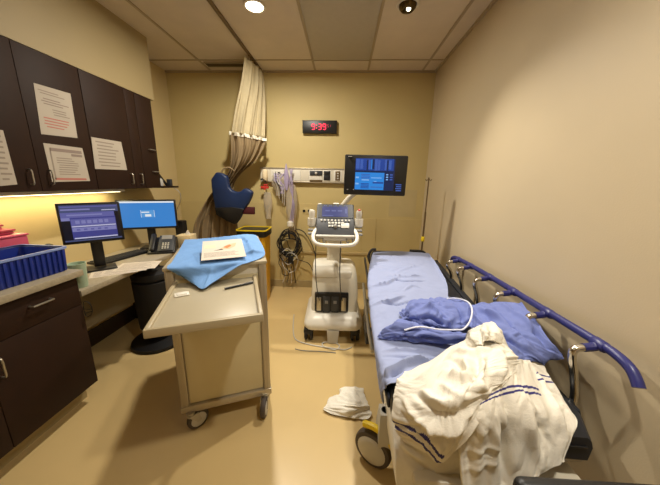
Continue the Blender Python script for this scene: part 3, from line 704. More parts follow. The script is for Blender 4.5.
# waste bin beyond the desk
t = thing('waste_bin', 'plain beige waste bin standing past the end of the desk', 'bin', (-1.42, 2.52, 0))
MB().loft([[(sx*w_, sy*w_*.8, z) for sx, sy in ((-1, -1), (1, -1), (1, 1), (-1, 1))] for w_, z in ((.10, 0.0), (.125, .58), (.13, .585), (.13, .60), (.118, .60), (.095, .02))]).build('tub', M['kraft'], t)

# ------------------------------------------------------------------ things on the worktop
bx0, bx1, by0, by1, bz0, bz1 = -1.925, -1.615, .92, 1.430, .9, 1.05
t = thing('storage_bin', 'ribbed royal blue plastic storage bin on the worktop', 'bin', ((bx0+bx1)/2, (by0+by1)/2, bz0+.0005), R(-2))
hx, hy, hh = (bx1-bx0)/2, (by1-by0)/2, .145
def rr(hx, hy, z, r=.02):
    out = []
    for cx, cy, a0 in ((hx-r, hy-r, 0), (-hx+r, hy-r, 90), (-hx+r, -hy+r, 180), (hx-r, -hy+r, 270)):
        for k in range(4):
            a = R(a0+k*30); out.append((cx+r*math.cos(a), cy+r*math.sin(a), z))
    return out
MB().loft([rr(hx-.018, hy-.018, .0), rr(hx-.008, hy-.008, hh-.012), rr(hx-.012, hy-.012, hh-.012), rr(hx-.022, hy-.022, .006)]).build('tub', M['blue'], t)
mb = MB()
for k in range(18):
    y = -hy+.03+k*(2*hy-.06)/17
    for sx in (-1, 1):
        mb.box((sx*(hx-.011), y, hh*.46), (.009, .013, hh*.86), .003, rot=(0, sx*R(3.8), 0))
for k in range(11):
    x = -hx+.03+k*(2*hx-.06)/10
    for sy in (-1, 1): mb.box((x, sy*(hy-.011), hh*.46), (.013, .009, hh*.86), .003, rot=(-sy*R(3.8), 0, 0))
mb.build('ribs', M['blue'], t)
MB().loft([rr(hx-.012, hy-.012, hh-.014), rr(hx, hy, hh-.012), rr(hx, hy, hh), rr(hx-.012, hy-.012, hh)], cap=False).build('rim', M['bluelite'], t)
# pink caddies behind
for k, (x, y, z, w_, l_, h_, m_, lab) in enumerate((
   (-2.035, 1.245, .9005, .19, .50, .20, 'pink', 'pink plastic caddy, lowest of the pile behind the blue bin'),
   (-2.05, 1.225, 1.101, .14, .48, .03, 'pinkd', 'red flat box in the middle of the pile behind the blue bin'),
   (-2.065, 1.195, 1.1315, .11, .48, .03, 'pink', 'pink flat box topping the pile behind the blue bin'))):
    t = thing('supply_box', lab, 'box', (x, y, z), R(-2))
    MB().b2((-w_/2, -l_/2, 0), (w_/2, l_/2, h_-.012), .008).build('body', M[m_], t)
    MB().b2((-w_/2-.006, -l_/2-.006, h_-.012), (w_/2+.006, l_/2+.006, h_), .005).build('lid', M['pinkd' if k else 'pink'], t)
    if k != 1: MB().b2((w_/2-.03, l_/2-.06, h_), (w_/2-.005, l_/2-.01, h_+.004), .001).build('tape', M['cream'], t)
for k, (x, y, r_, lab) in enumerate(((-2.07, 1.54, .035, 'nearest'), (-2.08, 1.63, .03, 'middle one'), (-2.09, 1.72, .028, 'farthest'))):
    mb = MB(); mb.box((0, 0, .10), (.045, .06, .20), .012); mb.sph((0, 0, .20), r_*.9, (1, 1.1, .8))
    o = mb.build('handset', M['black']); o.location = (x, y, .7555)
    tag(o, 'black handset standing by the wall behind the blue bin, ' + lab + ' of the three', 'handset', 'black handsets by the wall')
mb = MB(); mb.lathe([(.028, 0), (.03, .004), (.036, .092), (.038, .098), (.034, .098), (.027, .006)])
o = mb.build('paper_cup', M['mint']); o.location = (-1.665, 1.50, .7555); o.scale = (1.25, 1.25, 1.6); tag(o, 'pale mint cup at the near end of the desk', 'cup')
mb = MB(); mb.tube([(0, .0, 0), (.035, 0, -.005), (.05, 0, -.05), (.04, 0, -.1), (0, 0, -.12), (-.01, 0, -.06)], .0035, seg=6, closed=True); mb.tube([(-.01, 0, -.065), (.048, 0, -.06)], .0035, seg=6, smooth=0); mb.tube([(.0, 0, -.09), (.046, 0, -.08)], .0035, seg=6, smooth=0)
o = mb.build('headset_loop', M['black']); o.location = (-1.578, 1.4185, .69); o.rotation_euler = (0, 0, R(8)); o.scale = (.8, 1, .8); tag(o, 'thin black looped cord hung at the corner of the dark base cabinet', 'cord')

# ------------------------------------------------------------------ monitors, keyboard, phone, papers
def monitor(name, label, loc, rz, w, h, content, base=True, standh=.12):
    t = thing(name, label, 'monitor', loc, rz)       # loc at base on desk; front faces -Y
    zc = standh+h/2
    MB().b2((-w/2, -.006, zc-h/2), (w/2, .030, zc+h/2), .006).build('housing', M['black'], t)
    content(t, w-.03, h-.035, zc+.003, -.0065)
    MB().b2((-.035, .03, .02), (.035, .06, zc), .006).build('neck', M['black'], t)
    MB().prism([(-.10, -.04), (.10, -.04), (.09, .11), (-.09, .11)], 0.0005, .016, 'Z', .004).build('base', M['black'], t)
    return t
def rect(mb, x0, x1, z0, z1, y, mi): mb.mi = mi; mb.b2((x0, y-.0006, z0), (x1, y+.002, z1)); mb.mi = 0
def emr(t, w, h, zc, y):
    mb = MB(); mats = [S['emrd'], S['emr1'], S['emr2'], S['emr3'], S['emr4'], S['emrw']]
    X = lambda u: (u-.5)*w; Z = lambda v: zc+(v-.5)*h
    rect(mb, X(0), X(1), Z(0), Z(1), y, 0); k = [y]
    def r(u0, u1, v0, v1, m):
        k[0] -= .00025; rect(mb, X(u0), X(u1), Z(v0), Z(v1), k[0], m)
    r(0, 1, .80, 1, 4); r(.02, .98, .94, .97, 1); r(.0, .92, .66, .80, 1); r(.02, .5, .86, .90, 3); r(.1, .7, .71, .75, 3)
    r(0, .14, .58, .66, 3); r(.14, .93, .06, .66, 2); r(.15, .92, .44, .62, 1); r(.15, .92, .40, .43, 5); r(.15, .92, .27, .38, 3); r(.16, .92, .07, .10, 5); r(.0, 1, 0, .04, 4)
    for q in range(6): r(.22+q*.1, .29+q*.1, .49, .58, 3)
    for q in range(5): r(.22+q*.12, .28+q*.12, .30, .35, 1)
    r(.7, .95, .84, .86, 5); r(.93, .99, .70, .78, 0)
    mb.build('screen', mats, t, smooth=0)
def login(t, w, h, zc, y):
    mb = MB(); mats = [S['login'], S['loginw'], S['loginb']]
    rect(mb, -w/2, w/2, zc-h/2, zc+h/2, y, 0); rect(mb, -w/2, w/2, zc+h*.44, zc+h/2, y-.0004, 1)
    rect(mb, -w*.12, w*.12, zc-h*.12, zc+h*.16, y-.0004, 2); rect(mb, -w*.11, w*.03, zc+h*.06, zc+h*.1, y-.0008, 1); rect(mb, -w*.05, w*.06, zc-h*.09, zc-.0, y-.0008, 1)
    for sx in (-1, 1): rect(mb, sx*w*.12-.0015, sx*w*.12+.0015, zc-h*.12, zc+h*.16, y-.0008, 1)
    mb.build('screen', mats, t, smooth=0)
# monitor one: panel corners about (-1.95,1.70)-(-1.70,2.05)
monitor('computer_monitor', 'black desktop monitor with a violet records screen, nearer the blue bin', (-1.825, 1.815, .7555), R(43), .345, .292, emr, standh=.216)
monitor('computer_monitor', 'desktop monitor showing a bright blue sign-in screen', (-1.90, 2.475, .7555), R(25), .49, .285, login, standh=.200)
t = thing('keyboard', 'black keyboard on the desk before the violet screen', 'keyboard', (-1.935, 2.13, .7555), R(78))
MB().b2((-.22, -.075, 0), (.22, .075, .018), .005).build('case', M['black'], t)
mb = MB()
for a in range(15):
    for b in range(5): mb.b2((-.208+a*.028, -.062+b*.025, .018), (-.184+a*.028, -.041+b*.025, .024), .002, seg=1)
mb.build('keys', M['blackm'], t)
t = thing('desk_phone', 'black desk telephone on a tilted stand beside the blue screen', 'telephone', (-1.715, 2.375, .7555), R(22))
MB().prism([(-.10, 0), (.10, 0), (.10, .12), (.06, .13), (-.10, .015)], -.11, .11, 'X', .004).build('stand', M['black'], t)
tl = Matrix.Rotation(R(38), 4, 'X')
MB().box((.035, -.02, .085), (.13, .19, .016), .005, rot=tl).build('key_panel', M['darkgrey'], t)
mb = MB(); mb.box((-.075, -.02, .10), (.045, .20, .03), .012, rot=tl); mb.build('handset', M['black'], t)
MB().box((.035, .03, .133), (.09, .05, .006), .002, rot=tl).build('display', M['grey'], t)
mb = MB()
for a in range(3):
    for b in range(4):
        p = tl @ Vector((0, -.065+b*.02, .012)); mb.box((.01+a*.022, p.y-.02, p.z+.082), (.014, .012, .006), .002, rot=tl)
mb.build('keys', M['lgrey'], t)
t = thing('desk_speaker', 'small black speaker on the desk right of the blue screen', 'speaker', (-1.60, 2.52, .7555), R(10)) if False else None
mb = MB(); mb.b2((-.045, -.04, 0), (.045, .04, .262), .012); o = mb.build('desk_speaker', M['black']); o.location = (-1.70, 2.665, .7555); tag(o, 'upright black speaker at the far end of the desk', 'speaker')
t = thing('tissue_box', 'tan tissue box on the desk corner beside the curtain', 'tissue box', (-1.645, 2.555, .7555), R(4))
for ch in (MB().b2((-.03, -.035, 0), (.11, .10, .13), .004).build('carton', M['tan'], t),): pass
mb = MB(); mb.loft([[(.055+.03*math.cos(a*PI/4)*s, .035+.02*math.sin(a*PI/4)*s, z) for a in range(8)] for s, z in ((1, .128), (.7, .145), (.35, .163), (.1, .173))]); mb.build('tissue', M['paper'], t)
# loose papers on the desk
for k, (x, y, a, lab) in enumerate(((-1.70, 1.80, 38, 'loose paper sheet at the bottom of the stack on the desk edge'), (-1.66, 1.86, 30, 'loose printed sheet in the middle of the stack on the desk edge'), (-1.62, 1.93, 22, 'loose printed sheet on top, poking over the desk edge'))):
    mb = MB(); mb.b2((-.14, -.105, 0), (.14, .105, .0008)); mb.mi = 1
    for q in range(8): mb.b2((-.12, -.085+q*.022, .0008), (.08+.03*math.sin(q*2.3), -.079+q*.022, .0010))
    mb.mi = 0
    o = mb.build('paper_sheet', [M['paper'], M['ink']], smooth=0); o.location = (x, y, .7557+k*.0012); o.rotation_euler = (0, 0, R(a)); tag(o, lab, 'paper', 'papers on the desk')
# ------------------------------------------------------------------ procedure cart
ca = thing('procedure_cart', 'beige metal supply cart with a raised front leaf and aluminium corner posts', 'cart', (-.887, 1.206, 0), R(21.5))
# local axes: +X to the right along the front, +Y away; body .502 wide, .70 deep, 1.0 high
CW, CD, CH = .502, .70, 1.005
def cx(u, v, z): return (u, v, z)
MB().b2((.012, .02, .16), (CW-.012, CD-.01, .995), .004).build('body', M['offwhite'], ca)
MB().b2((.045, .012, .17), (CW-.045, .019, .93), .002).build('front_panel', M['cartpanel'], ca)
for u in (.0, CW-.04):
    for v in (0, CD-.04):
        mb = MB()
        mb.b2((u, v, .13), (u+.04, v+.04, .985), .004)
        for q in (.010, .026):
            mb.b2((u+q-.003, v-.002, .14), (u+q+.003, v+.004, .98), .0008); 
        mb.build('corner_post', M['alu'], ca)
MB().b2((-.004, -.006, .122), (CW+.004, CD+.004, .165), .005).build('base_rail', M['alu'], ca)
MB().b2((-.006, -.004, .985), (CW+.006, CD+.006, CH), .006).build('top', M['carttop'], ca)
# front leaf with rim: hinged at the front at height .93
fl0, fl1, fv0, fz = .046, .440, -.470, .925
mb = MB(); mb.b2((fl0, fv0, fz-.022), (fl1, -.004, fz-.006), .003)
mb.build('front_leaf', M['carttop'], ca)
mb = MB()
mb.b2((fl0-.006, fv0-.008, fz-.028), (fl1+.006, fv0+.010, fz+.006), .004)
mb.b2((fl0-.006, fv0, fz-.028), (fl0+.012, -.004, fz+.006), .004); mb.b2((fl1-.012, fv0, fz-.028), (fl1+.006, -.004, fz+.006), .004)
mb.build('leaf_rim', M['cartlip'], ca)
for u in (.06, CW-.10):
    MB().prism([(-.30, fz-.028), (-.28, fz-.028), (-.002, .70), (-.002, .66)], u, u+.018, 'X').build('leaf_bracket', M['alu'], ca)
for (u, v, a) in ((.045, -.005, 30), (CW-.035, .005, -108), (.06, CD-.06, 40), (CW-.05, CD-.06, -20)):
    mb = MB(); mb.cyl((u, v, .130), (u, v, .10), .022); mb.T = Matrix.Translation((u, v, 0)) @ Matrix.Rotation(R(a), 4, 'Z')
    mb.prism([(-.02, .115), (.035, .115), (.05, .06), (.03, .05)], -.024, -.018, 'Y'); mb.prism([(-.02, .115), (.035, .115), (.05, .06), (.03, .05)], .018, .024, 'Y')
    c = mb.build('caster', M['steel'], ca)
    mb = MB(); mb.T = Matrix.Translation((u, v, 0)) @ Matrix.Rotation(R(a), 4, 'Z')
    mb.cyl((.035, -.016, .0615), (.035, .016, .0615), .061, bev=.009); mb.build('tyre', M['tyre'], c)
    mb = MB(); mb.T = Matrix.Translation((u, v, 0)) @ Matrix.Rotation(R(a), 4, 'Z'); mb.cyl((.035, -.018, .0615), (.035, .018, .0615), .044, bev=.003); mb.build('hub', M['lgrey'], c)
CM = Matrix.Translation((-.887, 1.206, 0)) @ Matrix.Rotation(R(21.5), 4, 'Z')
def cw(u, v, z): return tuple(CM @ Vector((u, v, z)))
# blue drape over the top, its front corner hanging on the leaf
z1 = CH+.006
rows = PATCH['drape']
mb = MB(); patch_mesh(mb, rows, nu=12, nv=10, amp=.003, freq=6, seed=3, thick=.0015, edge=.0, strokes=STK('drape'))
tag(mb.build('surgical_drape', M['drape'], smooth=70), 'light blue disposable drape spread over the cart top, one corner hanging onto the leaf', 'drape')
# printed kit card
def card(name, label, cat, pts, extras, mats, h=.0015):
    mb = MB(); t = bmesh.new()
    mb.prism([(p[0], p[1]) for p in pts], 0, h, 'Z'); extras(mb, h); return tag(mb.build(name, mats, smooth=0), label, cat)
def poly2(mb, pts, z, mi): mb.mi = mi; mb.prism(pts, z, z+.0004, 'Z'); mb.mi = 0
def kit(mb, h):
    poly2(mb, [(-.02, .0), (.03, .055), (.075, .07), (.065, .02), (.03, -.01)], h, 1)
    poly2(mb, [(.0, .02), (.035, .05), (.045, .03), (.02, .0)], h+.0005, 2); poly2(mb, [(-.05, -.02), (-.01, .0), (.0, -.015)], h, 3)
    for k in range(5): poly2(mb, [(-.10, -.045-k*.012), (.06+.02*math.sin(k*2), -.045-k*.012), (.06, -.042-k*.012), (-.10, -.042-k*.012)], h, 4)
    poly2(mb, [(-.10, .02), (-.04, .02), (-.04, .06), (-.10, .06)], h, 5)
card('kit_sheet', 'white printed sheet with an orange picture lying on the blue drape', 'paper', [(-.112, -.125), (.112, -.125), (.110, .125), (-.110, .125)], kit, [M['paper'], M['skinp'], M['skinc'], M['inkd'], M['ink'], M['cream']])
o = bpy.data.objects['kit_sheet']
c0, c1, c2 = Vector((-.716, 1.263, 1.024)), Vector((-.52, 1.357, 1.026)), Vector((-.828, 1.491, 1.074))
ux = (c1-c0).normalized(); uy = (c2-c0); uy = (uy-ux*uy.dot(ux)).normalized(); uz = ux.cross(uy)
m_ = Matrix.Identity(4)
for k in range(3): m_[k][0] = ux[k]; m_[k][1] = uy[k]; m_[k][2] = uz[k]; m_[k][3] = ((c1+c2)/2)[k]+(.006 if k == 2 else 0)
o.matrix_world = m_
# pen, gauze
t = thing('marker_pen', 'slim black pen lying on the cart leaf', 'pen', cw(.355, -.135, fz-.005+.0055), R(41))
MB().cyl((-.07, 0, 0), (.03, 0, 0), .0052, seg=12).build('barrel', M['black'], t)
MB().cyl((.028, 0, 0), (.072, 0, 0), .006, seg=12, bev=.001).build('cap', M['darkgrey'], t)
MB().b2((.034, -.0012, .005), (.07, .0012, .0075)).build('clip', M['grey'], t)
mb = MB(); mb.b2((-.03, -.022, 0), (.03, .022, .006), .002); mb.b2((-.02, -.014, .006), (.022, .016, .009), .001)
o = mb.build('gauze_packet', M['white']); o.location = cw(.105, -.165, fz-.0055); o.rotation_euler = (0, 0, R(35)); tag(o, 'small white gauze packet on the cart leaf', 'packet')

# ------------------------------------------------------------------ yellow waste container behind the cart
t = thing('waste_container', 'yellow medical waste container with a black opening behind the cart', 'bin', (-1.02, 2.98, 0), 0)
MB().loft([rr(w_, d_, z, .03) for w_, d_, z in ((.135, .11, .0), (.155, .13, .80), (.16, .135, .805), (.16, .135, .82), (.14, .12, .82), (.12, .09, .1))]).build('tub', M['yellow'], t)
MB().loft([rr(w_, d_, z, .04) for w_, d_, z in ((.165, .14, .815), (.172, .147, .83), (.172, .147, .885), (.15, .125, .89))]).build('lid', M['black'], t)
MB().loft([rr(.175, .150, .886, .035), rr(.175, .150, .898, .035), rr(.163, .137, .898, .03), rr(.163, .137, .887, .03)], cap=False).build('lid_rim', M['yellowb'], t)

# ------------------------------------------------------------------ headwall rail and what hangs from it
t = thing('headwall_rail', 'cream service rail with outlets on the back wall left of the scanner screen', 'service rail', (-.50, YB, 1.515))
MB().b2((-.545, -.05, -.085), (.62, 0, .085), .006).build('channel', M['offwhite'], t)
mb = MB(); mb.b2((-.55, -.055, .072), (.625, -.02, .090), .004); mb.b2((-.55, -.055, -.090), (.625, -.02, -.074), .004); mb.build('edge_strip', M['alu'], t)
for x, w_, parts in ((.161, .17, 'gas'), (.298, .095, 'out'), (.432, .10, 'sw'), (-.10, .13, 'blank'), (-.325, .16, 'port')):
    p = MB().b2((x-w_/2, -.056, -.066), (x+w_/2, -.050, .066), .003).build('outlet_plate', M['white'], t)
    mb = MB()
    if parts == 'gas':
        mb.b2((x-.078, -.066, .0), (x+.078, -.056, .058), .004); mb.build('socket', M['darkgrey'], p); MB().sph((x, -.066, .03), .017).build('knob', M['lgrey'], p)
        MB().b2((x-.08, -.06, -.075), (x+.08, -.0555, -.052), .001).build('label_strip', M['track'], p); continue
    if parts == 'out':
        for dz in (-.028, .028): mb.b2((x-.04, -.062, dz-.028), (x+.04, -.056, dz+.028), .004)
        mb.build('socket', M['black'], p)
    if parts == 'sw':
        mb.b2((x-.03, -.061, -.056), (x+.03, -.056, .056), .003); mb.build('socket', M['track'], p)
        for dz in (-.03, 0, .03): MB().b2((x-.01, -.064, dz-.008), (x+.01, -.061, dz+.008), .001).build('port', M['lgrey'], p)
    if parts == 'port':
        for dx, dz in ((-.02, -.02), (.02, .02)): mb.cyl((x+dx, -.056, dz), (x+dx, -.066, dz), .016)
        mb.build('socket', M['black'], p)
t = thing('wall_outlet', 'small double black socket on the back wall under the service rail', 'outlet', (-.466, YB-.006, 1.066))
MB().b2((-.055, -.004, -.04), (.055, 0, .04), .002).build('plate', M['wall'], t)
for dx in (-.032, .032): MB().cyl((dx, -.004, 0), (dx, -.010, 0), .017, seg=14).build('socket', M['black'], t)

t = thing('flowmeter', 'yellow-bodied wall flowmeter with a red fitting at the left end of the rail', 'flowmeter', (-.98, YB-.07, 1.50))
MB().lathe([(.022, -.06), (.03, -.05), (.034, .0), (.03, .06), (.02, .075), (.008, .08)]).build('body', M['yellow'] if False else M['cream'], t)
MB().cyl((0, .02, .0), (0, .07, .0), .016).build('inlet', M['black'], t)
MB().tube([(-.03, -.02, -.03), (-.05, -.03, -.05), (-.02, -.03, -.045), (.01, -.03, -.06), (.015, -.02, -.10)], .006, seg=8).build('hose_stub', M['black'], t)
mb = MB(); mb.b2((-.05, -.045, -.155), (.05, -.015, -.125), .006); mb.cyl((0, -.03, -.17), (0, -.03, -.10), .014); mb.b2((-.012, -.05, -.12), (.04, -.02, -.10), .004); mb.build('red_fitting', M['red'], t)
def bag(name, label, loc, w, h, d, m, parts=()):
    t = thing(name, label, 'tubing bag', loc)
    rings = []
    for k in range(9):
        v = k/8; z = -v*h; s = .55+.45*math.sin(PI*min(1, v*1.1+.12)); 
        rings.append([(math.cos(a*PI/7)*w*s*(1+.25*noise.noise(Vector((a*.7, v*3, w*9)))), math.sin(a*PI/7)*d*s*(1+.3*noise.noise(Vector((a*.9, v*4, 7)))), z) for a in range(14)])
    MB().loft(rings).build('pouch', m, t, smooth=60); return t
t = bag('oxygen_tubing_bag', 'clear plastic bag hanging below the red fitting on the back wall', (-.955, YB-.075, 1.30), .055, .34, .03, M['bag'])
t = bag('suction_tubing_bag', 'bunched clear and lilac tubing bag hung on the service rail', (-.79, YB-.09, 1.53), .10, .27, .05, M['bag'])
for k in range(5):
    MB().tube([(-.06+k*.03, -.03, -.0), (-.03+.04*math.sin(k*2), -.055, -.08), (.02+k*.012, -.05, -.16), (.05-.01*k, -.045, -.24)], .008, seg=8).build('coil', M['lilac'], t)
for k in range(4):
    MB().tube([(-.07+k*.03, -.05, .02), (-.05+k*.02, -.065, -.07-k*.02), (-.02+k*.03, -.06, -.16), (.0+k*.02, -.05, -.30-k*.03)], .004, seg=6).build('tube_line', M['blackm' if k == 1 else 'lgrey'], t)
MB().loft([[(.09+math.cos(a*PI/4)*w_, -.03+math.sin(a*PI/4)*w_*.6, z) for a in range(8)] for w_, z in ((.004, .12), (.02, .04), (.035, -.05), (.03, -.12), (.012, -.2))]).build('lilac_sleeve', M['lilac'], t)
t = bag('suction_catheter_bag', 'long clear suction bag hanging lowest on the back wall beside the black cable coil', (-.65, YB-.08, 1.40), .075, .58, .045, M['bag'])
for k in range(3):
    MB().tube([(-.01+k*.02, -.03, .19), (.03-k*.02, -.05, .0), (.02+k*.012, -.05, -.24), (-.02+k*.02, -.045, -.5)], .0055, seg=8).build('tube_line', M['lilac'], t)
MB().lathe([(.03, -.03), (.042, -.02), (.042, .03), (.02, .045)], (-.01, -.03, -.50)).build('bag_cap', M['white'], t)
# coiled black cable bundle on the wall
rnd = random.Random(5)
t = thing('cable_coil', 'coiled black power cable bundle hanging on the back wall', 'cable', (-.70, YB-.04, .62))
for k in range(7):
    rx, rz_ = .14+rnd.uniform(-.04, .03), .17+rnd.uniform(-.05, .04); ox, oz = rnd.uniform(-.03, .03), rnd.uniform(-.04, .03); oy = -.02-k*.010
    MB().tube([(ox+rx*math.cos(a*PI/6)+rnd.uniform(-.008, .008), oy+rnd.uniform(-.008, .008), oz+rz_*math.sin(a*PI/6)) for a in range(12)], .007, seg=8, closed=True).build('loop', M['blackm'], t)
for k in range(5):
    rx, rz_ = .10+rnd.uniform(-.03, .05), .12+rnd.uniform(-.04, .10); ox, oz = rnd.uniform(-.08, .05), rnd.uniform(-.28, -.06)
    MB().tube([(ox+rx*math.cos(a*PI/6)+rnd.uniform(-.02, .02), -.07+.02*math.sin(a+k)+rnd.uniform(-.01, .01), oz+rz_*math.sin(a*PI/6)+rnd.uniform(-.015, .015)) for a in range(12)], .0048, seg=8, closed=True).build('loop', M['lgrey' if k % 2 else 'blackm'], t)
MB().b2((.0, -.09, -.25), (.07, -.03, -.15), .01).build('plug', M['black'], t)
MB().tube([(-.0, 0.03, .2), (.0, .0, .17), (.02, -.06, .10)], .012, seg=8).build('tie', M['blackm'], t)
for k in range(4):
    MB().tube([(-.06+k*.04, -.05, -.10), (-.08+k*.05, -.055, -.26), (-.04+k*.04, -.06, -.40), (-.08+k*.06, -.07, -.52)], .005, seg=8).build('tail', M['blackm' if k % 2 else 'lgrey'], t)
tag(MB().tube([(-.60, YB-.05, .83), (-.50, YB-.06, .80), (-.40, YB-.08, .66), (-.34, YB-.10, .50), (-.32, YB-.25, .40), (-.30, 2.85, .36), (-.27, 2.72, .38)], .0065, seg=8).build('power_cable', M['blackm']), 'black cable arcing from the wall coil to the scanner', 'cable')
tag(MB().tube([(-.60, YB-.06, .42), (-.50, YB-.08, .40), (-.42, YB-.1, .37), (-.34, 3.1, .33), (-.30, 2.8, .30)], .005, seg=8).build('data_cable', M['blackm']), 'thin grey-black cable running low from the wall coil to the scanner base', 'cable')

# ------------------------------------------------------------------ ultrasound scanner
us = thing('ultrasound_scanner', 'white wheeled ultrasound scanner with a blue touch panel and a screen on an arm', 'ultrasound machine', (-.065, 2.47, 0), R(2))
def rrxy(cx_, cy_, hx, hy, z, r=.04):
    return [(a+cx_, b+cy_, z_) for a, b, z_ in rr(hx, hy, z, r)]
MB().loft([rrxy(0, -.02, .258, .30, .118, .07), rrxy(0, -.02, .272, .31, .145, .07), rrxy(0, -.02, .268, .30, .18, .07), rrxy(0, -.01, .235, .27, .215, .07), rrxy(0, 0, .21, .24, .24, .06)]).build('base_skirt', M['white'], us, smooth=50)
MB().loft([rrxy(0.01, .02, .222, .215, .215, .05), rrxy(0.01, .03, .222, .20, .40, .05), rrxy(0.01, .045, .215, .18, .54, .05), rrxy(0.01, .06, .20, .155, .62, .05), rrxy(0.01, .07, .165, .12, .66, .05)]).build('trunk', M['offwhite'], us, smooth=50)
mb = MB(); mb.loft([rrxy(-.08, -.02, .12, .12, .565, .03), rrxy(-.08, -.02, .125, .125, .60, .03), rrxy(-.08, .0, .12, .12, .672, .03), rrxy(-.08, .0, .10, .10, .682, .03)]); mb.b2((.02, -.13, .50), (.17, -.06, .62), .02); mb.build('probe_tray', M['white'], us, smooth=50)
p = MB().b2((-.175, -.222, .250), (.14, -.18, .44), .012).build('connector_panel', M['black'], us)
for x in (-.135, .095):
    MB().b2((x-.022, -.232, .265), (x+.022, -.221, .40), .008).build('probe_connector', M['steel'], p)
for x in (-.065, .015):
    mb = MB(); mb.b2((x-.033, -.229, .25), (x+.033, -.221, .41), .005); 
    mb.build('probe_port', M['darkgrey'], p)
    MB().b2((x-.015, -.234, .34), (x+.015, -.228, .37), .003).build('latch', M['grey'], p)
MB().prism([(-.045, .0), (.045, .0), (.055, .13), (-.055, .13)], -.345, -.335, 'Y', .003).build('front_pedal_plate', M['lgrey'], us)
for x, y in ((-.225, -.27), (.205, -.27), (-.225, .22), (.205, .22)):
    c = MB().b2((x-.045, y-.05, .06), (x+.045, y+.05, .125), .02).build('caster', M['black'], us)
    for s in (-.025, .025): MB().cyl((x+s-.014, y, .0605), (x+s+.014, y, .0605), .06, bev=.008).build('wheel', M['blackm'], c)
mb = MB(); mb.loft([rrxy(0.0, .09, .085, .06, .62, .03), rrxy(.0, .08, .068, .05, .75, .03), rrxy(.0, .03, .075, .06, .95, .03)]); mb.build('column', M['offwhite'], us, smooth=50)
# control console (tilted), handle ring and holders
TC = Matrix.Translation((-.0, -.20, 1.132)) @ Matrix.Rotation(R(48), 4, 'X')
mb = MB(); mb.T = TC; mb.b2((-.165, -.17, -.035), (.165, .16, .0), .012); con = mb.build('console', M['darkgrey'], us)
mb = MB(); mb.T = TC; mats = [S['touch'], S['touch2'], M['black']]
mb.mi = 2; mb.b2((-.155, .0, 0), (.155, .15, .004), .002); mb.mi = 0; mb.b2((-.118, .015, .004), (.11, .122, .0055)); mb.mi = 1
for k in range(3): mb.b2((-.09+k*.055, .07, .0055), (-.05+k*.055, .085, .0062))
for k in range(5): mb.b2((-.105+k*.045, .128, .004), (-.075+k*.045, .134, .0055))
mb.b2((.085, .05, .0055), (.10, .10, .0062)); mb.b2((-.11, .022, .0055), (-.02, .03, .0062))
mb.build('touch_screen', mats, con, smooth=0)
mb = MB(); mb.T = TC
for k in range(9): mb.cyl((-.12+k*.03, -.025, 0), (-.12+k*.03, -.025, .010), .008, seg=10)
for k in range(5):
    for j in range(2): mb.b2((-.06+k*.028, -.09+j*.03, 0), (-.04+k*.028, -.07+j*.03, .007), .002)
mb.b2((.05, -.10, 0), (.12, -.05, .006), .003)
mb.build('buttons', M['lgrey'], con)
mb = MB(); mb.T = TC; mb.sph((-.0, -.085, .004), .02); mb.build('trackball', M['grey'], con)
mb = MB(); mb.T = TC; mb.b2((-.175, -.185, -.06), (.175, .0, -.030), .015); mb.b2((-.165, -.185, -.03), (.165, -.165, .002), .006); mb.build('palm_rest', M['lgrey'], con)
mb = MB(); mb.T = TC; mb.b2((-.155, .150, .0), (-.125, .158, .004)); mb.b2((-.02, .154, .0), (.03, .164, .006)); mb.build('console_badge', M['white'], con)
# looped handle below the front
mb = MB(); mb.tube([(-.165, -.25, 1.04), (-.182, -.32, 1.01), (-.175, -.37, .965), (-.125, -.39, .94), (0, -.395, .935), (.125, -.39, .94), (.175, -.37, .965), (.182, -.32, 1.01), (.165, -.25, 1.04)], .016, seg=12, smooth=5)
mb.build('handle', M['white'], us)
mb = MB(); mb.b2((-.10, -.30, .95), (.10, -.12, .985), .012); mb.build('console_bracket', M['lgrey'], us)
for x in (-.15, -.10, .10, .15):
    MB().tube([(x, -.28, .99), (x, -.31, .955), (x+.012, -.30, .935), (x+.02, -.28, .95)], .006, seg=8).build('cable_hook', M['grey'], us)
for sx in (-1, 1):
    MB().lathe([(.030, -.03), (.038, -.02), (.038, .04), (.026, .04), (.022, -.01)], (sx*.205, -.19, 1.09)).build('probe_holder', M['white'], us)
    p = MB().lathe([(.006, -.06), (.02, -.02), (.024, .03), (.028, .07), (.022, .09), (.008, .094)], (sx*.205, -.19, 1.11)).build('probe', M['white' if sx < 0 else 'lgrey'], us)
    for k in range(3): MB().b2((sx*.205-.028, -.30+k*.045, 1.0+k*.025), (sx*.205+.028, -.262+k*.045, 1.018+k*.025), .006).build('holder_ring', M['grey'], us)
MB().sph((.205, -.20, 1.205), .012).build('gel_cap', M['red'], us)
for x, y0 in ((-.16, -.31), (.05, -.29)):
    MB().tube([(x, y0, .95), (x-.002, y0-.01, .7), (x+.01, -.27, .5), (x+.03, -.25, .38)], .004, seg=6).build('probe_cable', M['blackm'], us)
